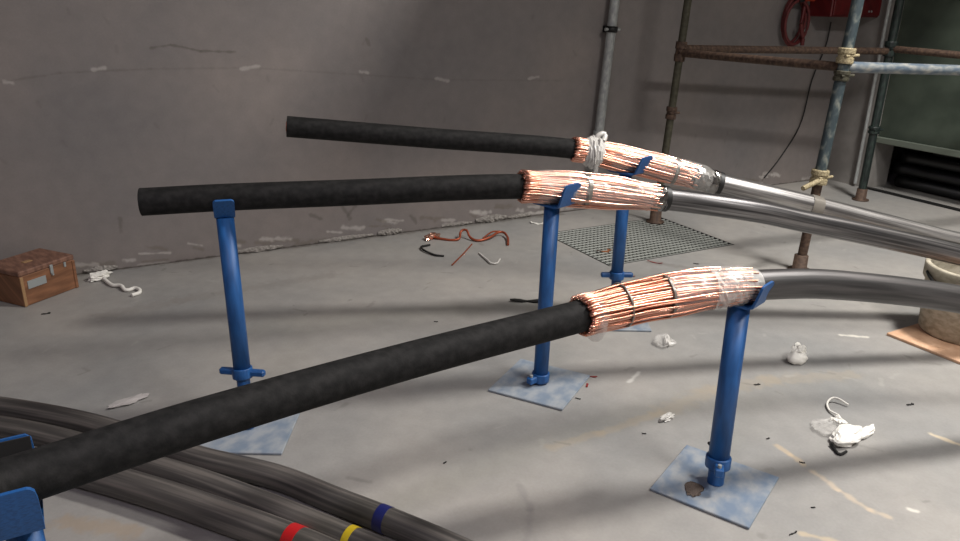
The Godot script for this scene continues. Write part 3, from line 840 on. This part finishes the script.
func build_floor_cables() -> void:
	floor_cable("dusty black floor cable with a blue tape band, rearmost of the three at lower left",
		[Vector3(-1.0045, 0.0440, -3.5372), Vector3(-0.6508, 0.0440, -3.3475), Vector3(-0.4365, 0.0440, -3.1951), Vector3(-0.1287, 0.0440, -2.9073), Vector3(0.2104, 0.0440, -2.4870), Vector3(0.4310, 0.0440, -2.2513), Vector3(0.5704, 0.0440, -2.0410), Vector3(0.7010, 0.0440, -1.8468), Vector3(0.8372, 0.0440, -1.6259), Vector3(0.9609, 0.0440, -1.3961), Vector3(1.1528, 0.0440, -0.9658)],
		0.043, M.blue_tape, Vector3(0.6798, 0.0440, -1.8790), 0.018, "blue_tape")
	floor_cable("dusty black floor cable with a yellow tape mark, between the other two at lower left",
		[Vector3(-0.9676, 0.0460, -3.3456), Vector3(-0.6317, 0.0460, -3.1735), Vector3(-0.4265, 0.0460, -3.0175), Vector3(-0.2300, 0.0460, -2.8294), Vector3(-0.0090, 0.0460, -2.5710), Vector3(0.1882, 0.0460, -2.3363), Vector3(0.3865, 0.0460, -2.0662), Vector3(0.6235, 0.0460, -1.7156), Vector3(0.7589, 0.0460, -1.4950), Vector3(0.9496, 0.0460, -1.0993)],
		0.046, M.yellow_tape, Vector3(0.5550, 0.0460, -1.8232), 0.012, "yellow_tape")
	floor_cable("dusty black floor cable with a red tape band, nearest of the three at lower left",
		[Vector3(-0.9147, 0.0500, -3.0720), Vector3(-0.6059, 0.0500, -2.9414), Vector3(-0.4142, 0.0500, -2.8050), Vector3(-0.2882, 0.0500, -2.6883), Vector3(-0.1392, 0.0500, -2.5425), Vector3(0.0633, 0.0500, -2.3157), Vector3(0.2152, 0.0500, -2.1288), Vector3(0.3578, 0.0500, -1.9464), Vector3(0.4733, 0.0500, -1.7808), Vector3(0.6595, 0.0500, -1.4783), Vector3(0.8269, 0.0500, -1.0932)],
		0.051, M.red_tape, Vector3(0.4024, 0.0500, -1.8939), 0.02, "red_tape")

func build_scaffold() -> void:
	var b1 := Vector3(3.8720, 0.0000, -4.3420)
	var b2 := Vector3(3.9872, 0.0000, -3.0666)
	var b3 := Vector3(6.0400, 0.0000, -4.1450)
	var b4 := Vector3(6.2, 0, -2.87)
	var t1 := Vector3(3.9688, 1.6336, -4.3420)
	var t2 := Vector3(4.0945, 1.6459, -3.0670)
	var t3 := Vector3(6.0484, 1.6709, -4.1450)
	var at := func(b: Vector3, t: Vector3, y: float) -> Vector3: return b + (t - b) * (y / t.y)
	var off := Vector3(4.9, 0, -3.7)
	var sc := thing("scaffold", "rusty tube scaffold bay with a blue and white rail, standing in the far right corner", "scaffold", off)
	var top := 3.05
	obj("post", rod(at.call(b1, t1, 0.02), at.call(b1, t1, top), 0.028), M.rust_green, sc, off)
	obj("post", rod(at.call(b2, t2, 0.02), at.call(b2, t2, 0.62), 0.029), M.rust, sc, off)
	obj("post", rod(at.call(b2, t2, 0.62), at.call(b2, t2, top), 0.034), M.post_blue, sc, off)
	obj("post", rod(at.call(b3, t3, 0.02), at.call(b3, t3, top), 0.034), M.post_green, sc, off)
	obj("post", rod(b4 + Vector3(0, 0.02, 0), b4 + Vector3(0.1, top, 0), 0.03), M.rust, sc, off)
	var h := 1.29
	var q1: Vector3 = at.call(b1, t1, h)
	var q2: Vector3 = at.call(b2, t2, h)
	var q3: Vector3 = at.call(b3, t3, h)
	var q4 := b4 + Vector3(0.04, 1.25, 0)
	obj("ledger", rod(q1 + Vector3(0, 0.01, 0), q3 + Vector3(0, -0.02, 0), 0.028), M.rust, sc, off)
	obj("ledger", rod(q1 + Vector3(0, -0.02, 0), q2 + Vector3(0, -0.02, 0), 0.028), M.rust, sc, off)
	obj("ledger", rod(q3, q4, 0.028), M.rust, sc, off)
	obj("ledger", rod(q2 + Vector3(0.02, -0.02, 0), q4 + Vector3(0, -0.05, 0.05), 0.033), M.ledger_blue, sc, off)
	coupler("coupler", q1 + Vector3(0, -0.01, 0), t1 - b1, 0.03, M.rust, sc, off, 0.07)
	coupler("coupler", at.call(b1, t1, 0.84), t1 - b1, 0.029, M.rust, sc, off, 0.045)
	coupler("coupler", at.call(b2, t2, 1.335), t2 - b2, 0.036, M.coupler, sc, off, 0.045)
	coupler("coupler", at.call(b2, t2, 1.22), t2 - b2, 0.034, M.rust_green, sc, off, 0.03)
	coupler("coupler", at.call(b2, t2, 0.61), t2 - b2, 0.038, M.coupler, sc, off, 0.045)
	coupler("coupler", q3, t3 - b3, 0.036, M.post_green, sc, off, 0.06)
	coupler("coupler", at.call(b3, t3, 0.62), t3 - b3, 0.035, M.post_green, sc, off, 0.03)
	coupler("coupler", q4, Vector3.UP, 0.034, M.rust, sc, off, 0.06)
	var wg: Vector3 = at.call(b2, t2, 0.6)
	obj("wedge_arm", rod(wg + Vector3(-0.02, 0, 0.03), wg + Vector3(-0.1823, -0.0383, 0.0400), 0.016, 8), M.coupler, sc, off)
	for b: Vector3 in [b1, b2, b3, b4]:
		var st := mb()
		lathe(st, PackedVector2Array([Vector2(0.001, 0.0), Vector2(0.07, 0.0), Vector2(0.07, 0.008), Vector2(0.045, 0.012), Vector2(0.043, 0.1), Vector2(0.028, 0.105)]), Transform3D(Basis(), b + Vector3(0, 0.001, 0)), 16)
		obj("base_foot", st, M.rust, sc, off)
	# unseen planks and ledgers added overhead to shade the back wall
	for q: Array in [[q1, q3], [q2, q4]]:
		var e0: Vector3 = q[0]
		var e1: Vector3 = q[1]
		e0.y = 2.95
		e1.y = 2.95
		obj("ledger", rod(e0 + Vector3(-0.8, 0, 0), e1 + Vector3(0.1, 0, 0), 0.028), M.rust, sc, off)
	for i in 7:
		obj("added_plank", box(Vector3(3.2, 0.04, 0.225), 0.005, Vector3(4.62, 3.0, -4.35 + i * 0.23) - off), M.added_plank_wood, sc)

func build_wall_fittings() -> void:
	# grey pipe up the wall
	var b := Vector3(3.6091, 0.5831, -4.8000)
	var t := Vector3(3.6728, 1.6248, -4.8000)
	var d := (t - b)
	var lo := b - d * 0.12
	var p := thing("wall_pipe", "pale grey pipe running up the back wall left of the scaffold", "pipe", Vector3(lo.x, 0, -4.8))
	var off := p.position
	obj("pipe", rod(lo, b + d * 4.5, 0.036, 18), M.galv, p, off)
	var ring := b + d * 0.8
	var st := mb()
	lathe(st, PackedVector2Array([Vector2(0.036, -0.022), Vector2(0.047, -0.022), Vector2(0.047, 0.022), Vector2(0.036, 0.022)]), along(ring, d))
	var cl := obj("clamp", st, M.dark_metal, p, off)
	obj("screw", rod(ring + Vector3(-0.065, 0, 0.01), ring + Vector3(0.07, 0, 0.01), 0.012, 8), M.galv, cl)
	obj("clamp_block", box(Vector3(0.05, 0.05, 0.06), 0.004, ring + Vector3(0, 0, -0.05)), M.dark_metal, cl)
	st = mb()
	lathe(st, PackedVector2Array([Vector2(0.036, -0.03), Vector2(0.044, -0.03), Vector2(0.044, 0.03), Vector2(0.036, 0.03)]), along(b + d * 0.04, d))
	obj("socket", st, M.galv, p, off)
	obj("outlet_elbow", tube(smooth_path([lo + d * 0.02, lo - d * 0.05, lo - d * 0.09 + Vector3(0, 0, -0.03), lo - d * 0.1 + Vector3(0, 0, -0.085)], 14), 0.034, 16), M.galv, p, off)
	# thin white pipe beside the pier
	var w := obj("thin_pipe", rod(Vector3(6.46, 0.03, -4.52), Vector3(6.46, 3.2, -4.52), 0.016, 10), M.galv)
	tag(w, "thin pale pipe on the corner pier behind the dark green scaffold post", "pipe")
	# hanging cord
	var k := obj("hanging_cord", tube(smooth_path([Vector3(6.1595, 1.4796, -4.8500), Vector3(6.1442, 1.2798, -4.8500), Vector3(6.0336, 0.9712, -4.8500), Vector3(5.9703, 0.5626, -4.8500), Vector3(5.7699, 0.2662, -4.8500), Vector3(5.5963, 0.0908, -4.8500)], 30), 0.006, 6), M.black_bit)
	tag(k, "thin dark cord hanging down the back wall behind the scaffold", "cord")
	# red cabinet
	var f0 := Vector3(5.8695, 1.5262, -4.6200)
	var f1 := Vector3(6.5122, 1.5142, -4.6200)
	var wd := f1.x - f0.x
	var c := thing("fire_cabinet", "red steel cabinet on the back wall in the corner, cut by the top edge", "cabinet", Vector3((f0.x + f1.x) / 2, f0.y, -4.877))
	obj("body", box(Vector3(wd, 0.5, 0.24), 0.008, Vector3(0, 0.25, 0.122)), M.red, c)
	var dr := obj("door", box(Vector3(wd - 0.03, 0.47, 0.014), 0.004, Vector3(0, 0.25, 0.249)), M.red, c)
	for i in 2:
		obj("stud", rod(Vector3(0.15 + i * 0.035, 0.05, 0.25), Vector3(0.15 + i * 0.035, 0.05, 0.262), 0.009, 8), M.galv, dr)
	obj("handle", box(Vector3(0.02, 0.1, 0.02), 0.004, Vector3(-wd * 0.42, 0.2, 0.262)), M.dark_metal, dr)
	# hose coil with valve
	var hc := Vector3(5.6423, 1.4951, -4.8000)
	var hh := thing("hose_coil", "red hose coiled on the back wall beside the red cabinet, orange valve on top", "hose", Vector3(hc.x, hc.y, -4.877))
	for i in 3:
		st = mb()
		var pts := PackedVector3Array()
		for j in 41:
			var a := TAU * j / 40.0
			pts.append(Vector3((0.12 + 0.012 * i) * cos(a), (0.19 + 0.014 * sin(i * 2.0)) * sin(a) - 0.01 * i, 0.04 + 0.026 * i))
		sweep(st, pts, func(_i, _f, _a): return 0.013, 8, false)
		obj("hose_loop", st, M.hose, hh)
	obj("riser", rod(Vector3(0.08, -0.02, 0.07), Vector3(0.095, 0.2, 0.07), 0.016, 10), M.red, hh)
	obj("nozzle", tube(smooth_path([Vector3(0.02, -0.03, 0.12), Vector3(0.045, -0.1, 0.12), Vector3(0.07, -0.14, 0.12), Vector3(0.075, -0.21, 0.12)], 12), 0.017, 8), M.hose, hh)
	obj("valve", box(Vector3(0.13, 0.06, 0.07), 0.012, Vector3(0.11, 0.185, 0.08)), M.orange, hh)
	obj("bracket", box(Vector3(0.05, 0.05, 0.12), 0.004, Vector3(0.0, 0.17, 0.06)), M.dark_metal, hh)
	# black pipes stacked in the dark recess under the green door
	var labs := ["black pipe at the bottom front of the stack under the green door", "black pipe second from the floor in the stack under the green door", "black pipe lying third up in the stack under the green door", "short black pipe on top of the stack, its raised end nearest the corner", "short black pipe on top of the stack, behind the gap"]
	var rows := [[Vector3(6.86, 0.058, -4.36), 3.2], [Vector3(6.86, 0.175, -4.4), 3.2], [Vector3(6.86, 0.292, -4.34), 3.1], [Vector3(6.86, 0.409, -4.36), 0.1], [Vector3(6.86, 0.409, -4.06), 2.8]]
	for i in 5:
		var s: Vector3 = rows[i][0]
		var ln: float = rows[i][1]
		var r := 0.05
		var g := thing("black_pipe", labs[i], "pipe", s, 0.0, "black pipes in the recess")
		st = mb()
		if i == 3:
			lathe(st, PackedVector2Array([Vector2(r * 0.7, 0), Vector2(r, 0), Vector2(r, 0.16), Vector2(r * 0.7, 0.16), Vector2(r * 0.7, 0)]), along(Vector3.ZERO, Vector3(0, 0, 1)), 20)
		else:
			lathe(st, PackedVector2Array([Vector2(r * 0.8, 0), Vector2(r * 1.12, 0), Vector2(r * 1.12, 0.1), Vector2(r, 0.105), Vector2(r, ln), Vector2(r * 0.8, ln), Vector2(r * 0.8, 0)]), along(Vector3.ZERO, Vector3(0, 0, 1)), 20)
		obj("pipe_wall", st, M.black_pipe, g)

func build_grating() -> void:
	var x0 := 2.91
	var x1 := 4.005
	var z0 := -4.435
	var z1 := -3.65
	var g := thing("floor_grating", "square steel drain grating set flush in the floor before the back wall", "grating", Vector3((x0 + x1) / 2, 0, (z0 + z1) / 2))
	var off := g.position
	var nb := 18
	for i in nb:
		var z := lerpf(z0 + 0.012, z1 - 0.012, float(i) / (nb - 1))
		obj("bearing_bar", box(Vector3(x1 - x0, 0.03, 0.014), 0.002, Vector3(0, -0.014, z - off.z)), M.grating, g)
	var nc := 34
	for i in nc:
		var x := lerpf(x0 + 0.004, x1 - 0.004, float(i) / (nc - 1))
		obj("cross_bar", box(Vector3(0.006, 0.012, z1 - z0), 0.001, Vector3(x - off.x, -0.006, 0)), M.grating, g)
	for s: float in [-1.0, 1.0]:
		obj("frame_angle", box(Vector3(0.012, 0.035, z1 - z0), 0.002, Vector3(s * ((x1 - x0) / 2 - 0.002), -0.0165, 0)), M.dark_metal, g)
		obj("frame_angle", box(Vector3(x1 - x0, 0.035, 0.01), 0.002, Vector3(0, -0.0165, s * ((z1 - z0) / 2 - 0.002))), M.dark_metal, g)

func build_box() -> void:
	var b := Vector3(-0.3962, 0.0000, -4.4336)
	var turn := 0.68
	var xd := Vector3(cos(turn), 0, -sin(turn))
	var zd := Vector3(sin(turn), 0, cos(turn))
	var L := 0.337
	var Dp := 0.27
	var H := 0.2
	var t := thing("wooden_box", "worn brown wooden box with a metal label plate on the floor at far left", "box", b + xd * L / 2 - zd * Dp / 2, turn)
	obj("body", box(Vector3(L, H - 0.03, Dp), 0.004, Vector3(0, (H - 0.03) / 2 + 0.001, 0)), M.wood, t)
	var lid := obj("lid", box(Vector3(L + 0.004, 0.028, Dp + 0.004), 0.005, Vector3(0, H - 0.014, 0)), M.wood_top, t)
	obj("pull_tab", box(Vector3(0.05, 0.004, 0.03), 0.001, Vector3(-0.03, H + 0.002, 0.02)), M.wood_edge, lid)
	obj("label_plate", box(Vector3(0.11, 0.045, 0.004), 0.001, Vector3(-0.075, 0.115, Dp / 2 + 0.002)), M.label_metal, t)
	var la := obj("latch", box(Vector3(0.018, 0.05, 0.008), 0.002, Vector3(0.02, H - 0.04, Dp / 2 + 0.004)), M.label_metal, t)
	obj("staple", rod(Vector3(0.02, 0.13, Dp / 2), Vector3(0.02, 0.13, Dp / 2 + 0.012), 0.006, 8), M.label_metal, la)
	obj("latch", box(Vector3(0.014, 0.028, 0.006), 0.002, Vector3(0.105, H - 0.04, Dp / 2 + 0.003)), M.label_metal, t)
	for s: float in [-1.0, 1.0]:
		obj("corner_batten", box(Vector3(0.018, H - 0.034, 0.006), 0.002, Vector3(s * (L / 2 - 0.009), (H - 0.03) / 2, Dp / 2 + 0.002)), M.wood_edge if s < 0 else M.wood, t)

func build_bucket() -> void:
	# board first, then the tub standing on it
	var p0 := Vector3(3.5785, 0.0000, -2.1639)
	var bw := 0.75
	var bl := 1.0
	var bd := thing("brown_board", "light orange-brown sheet of board under the mortar tub", "board", Vector3(p0.x + bw / 2, 0, p0.z + bl / 2), 0.03)
	obj("sheet", box(Vector3(bw, 0.014, bl), 0.002, Vector3(0, 0.008, 0)), M.board, bd)
	var c := Vector3(3.930, 0.0155, -1.980)
	var t := thing("mortar_tub", "large grimy mortar-splashed tub behind the cables at the right edge", "tub", c)
	var st := mb()
	lathe(st, PackedVector2Array([Vector2(0.001, 0.0), Vector2(0.195, 0.0), Vector2(0.205, 0.012), Vector2(0.222, 0.27), Vector2(0.225, 0.355), Vector2(0.215, 0.355), Vector2(0.195, 0.03), Vector2(0.001, 0.03)]), Transform3D(), 40)
	obj("body", st, M.tub, t)
	st = mb()
	lathe(st, PackedVector2Array([Vector2(0.222, 0.285), Vector2(0.234, 0.285), Vector2(0.236, 0.29), Vector2(0.237, 0.358), Vector2(0.232, 0.364), Vector2(0.215, 0.364), Vector2(0.215, 0.355)]), Transform3D(), 40)
	obj("rim", st, M.tub, t)
	var hp := PackedVector3Array()
	for i in 25:
		var a := lerpf(-0.15, PI + 0.15, i / 24.0)
		hp.append(Vector3(-0.24 * cos(a) , 0.31 - 0.09 * sin(a) , 0.03 + 0.245 * sin(a)).rotated(Vector3.UP, -0.6))
	obj("handle", tube(hp, 0.008, 8), M.dark_metal, t)

func litter(called: String, st: SurfaceTool, m: Material, at: Vector3, label: String, cat: String) -> MeshInstance3D:
	var o := obj(called, st, m)
	o.position = Vector3(at.x, 0.0008, at.z)
	tag(o, label, cat)
	return o

func build_litter() -> void:
	# torn white bag, lower right
	var c := Vector3(2.4849, 0.0000, -1.5708)
	var w := thing("torn_bag", "crumpled white plastic bag with a curled string, on the floor at lower right", "bag", Vector3(c.x, 0.0008, c.z))
	obj("crumpled_sheet", crumple(Vector3(0.005, 0, 0), Vector3(0.16, 0.06, 0.085), 0.15, 3, 0.4), M.tissue, w)
	obj("clear_flap", crumple(Vector3(2.4888, 0.0000, -1.6667) - c, Vector3(0.12, 0.03, 0.09), 0.2, 8, 0.6), M.film, w)
	obj("torn_tail", crumple(Vector3(2.5961, 0.0000, -1.5646) - c, Vector3(0.12, 0.03, 0.04), 0.2, 5, 0.5), M.tissue, w)
	obj("torn_tail", crumple(Vector3(2.5702, 0.0000, -1.6692) - c, Vector3(0.03, 0.03, 0.06), 0.2, 6, 0.6), M.tissue, w)
	obj("string", tube(smooth_path([Vector3(2.7291, 0.0000, -1.7436) - c + Vector3(0, 0.01, 0), Vector3(2.7114, 0.0000, -1.7993) - c + Vector3(0, 0.02, 0), Vector3(2.6616, 0.0000, -1.7951) - c + Vector3(0, 0.012, 0), Vector3(2.6190, 0.0000, -1.7512) - c + Vector3(0, 0.008, 0), Vector3(2.6044, 0.0000, -1.6959) - c + Vector3(0, 0.015, 0), Vector3(2.5471, 0.0000, -1.6465) - c + Vector3(0, 0.02, 0)], 24), 0.0045, 7), M.tissue, w)
	obj("dark_strap", tube(smooth_path([Vector3(2.4006, 0.0000, -1.5730) - c + Vector3(0, 0.008, 0), Vector3(2.3800, 0.0000, -1.5298) - c + Vector3(0, 0.006, 0), Vector3(2.3728, 0.0000, -1.5109) - c + Vector3(0, 0.006, 0), Vector3(2.4149, 0.0000, -1.5127) - c + Vector3(0, 0.006, 0)], 10), 0.006, 6), M.black_bit, w)
	var ts := litter("crumpled_tissue", crumple(Vector3.ZERO, Vector3(0.095, 0.065, 0.07), -0.3, 12, 0.25, false), M.tissue, Vector3(2.8686, 0.0000, -2.1347), "small balled white tissue on the floor right of the nearest whole stand", "tissue")
	obj("torn_tuft", crumple(Vector3(0.03, 0.035, -0.02), Vector3(0.07, 0.05, 0.05), 0.3, 41, 0.7), M.tissue, ts)
	var k := Vector3(2.4356, 0.0000, -2.5752)
	var f := thing("film_scrap", "crumpled clear plastic film on the floor under the front copper joint", "plastic film", Vector3(k.x, 0.0008, k.z))
	obj("film_fold", crumple(Vector3.ZERO, Vector3(0.13, 0.04, 0.09), 0.4, 14, 0.7), M.film, f)
	obj("film_crease", crumple(Vector3(0.02, 0.0, 0.0), Vector3(0.09, 0.035, 0.03), 0.9, 15, 0.7), M.film_white, f)
	litter("film_flake", crumple(Vector3.ZERO, Vector3(0.08, 0.02, 0.03), 0.2, 19, 0.8), M.film_white, Vector3(1.9623, 0.0000, -2.0092), "small pale film flake on the floor left of the nearest whole pole", "plastic film")
	# twisted white rag by the wooden box
	var p := Vector3(0.0019, 0.0000, -4.7332)
	var r := thing("twisted_rag", "twisted white rag trailing on the floor beside the wooden box", "rag", Vector3(p.x, 0.0008, p.z))
	obj("bunched_end", crumple(Vector3(-0.0192, 0.0000, -4.7429) - p, Vector3(0.12, 0.05, 0.07), 0.6, 21, 0.6), M.tissue, r)
	obj("twisted_tail", tube(smooth_path([Vector3(0.0002, 0.0000, -4.6966) - p + Vector3(0, 0.015, 0), Vector3(0.0413, 0.0000, -4.5685) - p + Vector3(0, 0.01, 0), Vector3(0.0813, 0.0000, -4.5322) - p + Vector3(0, 0.015, 0), Vector3(0.1072, 0.0000, -4.4503) - p + Vector3(0, 0.01, 0), Vector3(0.1553, 0.0000, -4.4625) - p + Vector3(0, 0.012, 0), Vector3(0.1701, 0.0000, -4.3866) - p + Vector3(0, 0.01, 0), Vector3(0.1263, 0.0000, -4.3567) - p + Vector3(0, 0.01, 0)], 30), 0.011, 7), M.tissue, r)
	litter("paper_scrap", crumple(Vector3.ZERO, Vector3(0.14, 0.014, 0.05), 0.3, 25, 0.7), M.paper_dull, Vector3(0.0243, 0.0000, -3.1052), "flat pale paper scrap on the floor behind the blue-banded floor cable", "paper")
	litter("paper_scrap", shred(Vector3.ZERO, 0.09, 0.05, -0.4, 0.3), M.tissue, Vector3(2.9943, 0.0000, -4.6735), "small white paper scrap at the left corner of the drain grating", "paper")
	# copper tape tangle by the back wall
	var q := Vector3(2.2974, 0.0000, -4.5156)
	var g := thing("copper_tangle", "tangled copper tape and wire offcuts on the floor by the back wall", "copper scrap", Vector3(q.x, 0.0008, q.z))
	obj("copper_tape", tube(smooth_path([Vector3(2.0887, 0.0000, -4.6882) - q + Vector3(0, 0.02, 0), Vector3(2.1465, 0.0000, -4.6098) - q + Vector3(0, 0.01, 0), Vector3(2.2523, 0.0000, -4.5361) - q + Vector3(0, 0.012, 0), Vector3(2.3034, 0.0000, -4.5911) - q + Vector3(0, 0.05, 0), Vector3(2.3360, 0.0000, -4.5763) - q + Vector3(0, 0.06, 0), Vector3(2.3404, 0.0000, -4.5220) - q + Vector3(0, 0.02, 0), Vector3(2.3704, 0.0000, -4.4569) - q + Vector3(0, 0.01, 0), Vector3(2.4702, 0.0000, -4.4632) - q + Vector3(0, 0.02, 0), Vector3(2.5891, 0.0000, -4.5152) - q + Vector3(0, 0.03, 0), Vector3(2.5927, 0.0000, -4.4339) - q + Vector3(0, 0.02, 0), Vector3(2.5179, 0.0000, -4.2891) - q + Vector3(0, 0.01, 0)], 50), 0.009, 6), M.copper_rust, g)
	obj("copper_foil", crumple(Vector3(2.1048, 0.0000, -4.6547) - q, Vector3(0.12, 0.05, 0.05), 0.3, 31, 0.6), M.copper[2], g)
	obj("copper_wire", tube(smooth_path([Vector3(2.0255, 0.0000, -4.5132) - q + Vector3(0, 0.008, 0), Vector3(1.9425, 0.0000, -4.4779) - q + Vector3(0, 0.012, 0), Vector3(1.9611, 0.0000, -4.3056) - q + Vector3(0, 0.008, 0), Vector3(2.0126, 0.0000, -4.2593) - q + Vector3(0, 0.006, 0)], 16), 0.007, 6), M.black_bit, g)
	obj("copper_wire", tube(smooth_path([Vector3(2.3002, 0.0000, -4.4130) - q + Vector3(0, 0.006, 0), Vector3(2.1456, 0.0000, -4.2440) - q + Vector3(0, 0.006, 0), Vector3(1.9827, 0.0000, -4.0760) - q + Vector3(0, 0.006, 0)], 12), 0.005, 6), M.copper_rust, g)
	obj("copper_wire", tube(smooth_path([Vector3(2.4136, 0.0000, -4.4630) - q + Vector3(0, 0.02, 0), Vector3(2.5295, 0.0000, -4.5421) - q + Vector3(0, 0.03, 0), Vector3(2.6068, 0.0000, -4.5615) - q + Vector3(0, 0.02, 0)], 12), 0.006, 6), M.copper_rust, g)
	litter("plastic_strip", tube(smooth_path([Vector3(2.2527, 0.0000, -4.2181) - Vector3(2.2488, 0.0000, -4.0837) + Vector3(0, 0.006, 0), Vector3(2.2333, 0.0000, -4.0687) - Vector3(2.2488, 0.0000, -4.0837) + Vector3(0, 0.01, 0), Vector3(2.2368, 0.0000, -3.9802) - Vector3(2.2488, 0.0000, -4.0837) + Vector3(0, 0.008, 0), Vector3(2.3206, 0.0000, -4.0507) - Vector3(2.2488, 0.0000, -4.0837) + Vector3(0, 0.006, 0)], 14), 0.006, 6), M.film_white, Vector3(2.2488, 0.0000, -4.0837), "bent pale plastic strip on the floor in front of the copper tangle", "plastic strip")
	litter("tape_strip", shred(Vector3.ZERO, 0.19, 0.045, -0.25, 0.15, 0.008), M.black_bit, Vector3(2.1016, 0.0000, -3.3469), "long black tape offcut on the floor left of the centre pole", "tape")
	# small offcuts
	bit("red_wire_bit", "red wire offcut on the floor right of the rear stand's pole", "wire", Vector3(2.8990, 0.0000, -3.4471), 0.09, 0.012, -0.9, M.red_bit)
	bit("red_wire_bit", "red wire offcut at the right corner of the centre stand's plate", "wire", Vector3(1.8963, 0.0000, -2.4466), 0.055, 0.01, -0.5, M.red_bit)
	bit("red_wire_bit", "tiny dark red curl beside the right edge of the centre stand's plate", "wire", Vector3(1.8299, 0.0000, -2.3846), 0.03, 0.012, 1.2, M.red_bit)
	bit("red_wire_bit", "thin red wire offcut on the front edge of the drain grating", "wire", Vector3(3.2199, 0.0000, -3.5711), 0.1, 0.01, -0.9, M.red_bit)
	bit("black_scrap", "short black scrap by the lower right edge of the centre stand's plate", "scrap", Vector3(1.7270, 0.0000, -2.3061), 0.022, 0.007, -0.6, M.black_bit)
	bit("black_scrap", "black scrap on bare floor between the grating and the front copper joint", "scrap", Vector3(3.4550, 0.0000, -3.4409), 0.026, 0.017, -0.3, M.black_bit)
	bit("black_scrap", "black scrap on the floor in front of the wooden box", "scrap", Vector3(-0.2955, 0.0000, -4.2875), 0.038, 0.019, 0.5, M.black_bit)
	bit("black_scrap", "black scrap on the floor up and right of the crumpled white bag", "scrap", Vector3(2.9884, 0.0000, -1.6362), 0.030, 0.015, 0.3, M.black_bit)
	bit("black_scrap", "tiny black speck just above the long black cable at mid-picture", "scrap", Vector3(1.5193, 0.0000, -3.3118), 0.015, 0.011, 0.1, M.black_bit)
	bit("black_scrap", "tiny black speck on the floor left of the nearest whole pole", "scrap", Vector3(1.8029, 0.0000, -1.9611), 0.011, 0.009, 0.1, M.black_bit)
	bit("black_scrap", "tiny black speck on the floor right of the nearest whole pole", "scrap", Vector3(2.2209, 0.0000, -1.7162), 0.011, 0.009, 0.7, M.black_bit)
	bit("black_scrap", "thin dark splinter on the floor right of the nearest whole plate", "scrap", Vector3(1.8503, 0.0000, -1.2765), 0.034, 0.006, 0.2, M.black_bit)
	bit("black_scrap", "dark chip in the middle of the broken tan floor line", "scrap", Vector3(2.2067, 0.0000, -1.5417), 0.017, 0.007, -0.4, M.black_bit)
	bit("black_scrap", "dark speck on the bare floor near the bottom centre of the picture", "scrap", Vector3(1.0128, 0.0000, -2.1297), 0.011, 0.007, 0.9, M.black_bit)
	bit("black_scrap", "tiny dark speck on the floor right of the broken tan line", "scrap", Vector3(2.0206, 0.0000, -1.3393), 0.011, 0.007, 0.2, M.black_bit)
	bit("dry_leaf", "dry brown leaf lying on the drain grating", "leaf", Vector3(3.0514, 0.0000, -3.9001), 0.075, 0.05, 0.4, M.leaf, 0.5)
	bit("dark_chip", "small dark chip on the bare floor above the nearest whole stand's pole top", "scrap", Vector3(2.5271, 0.0000, -2.0576), 0.02, 0.014, 0.4, M.black_bit)
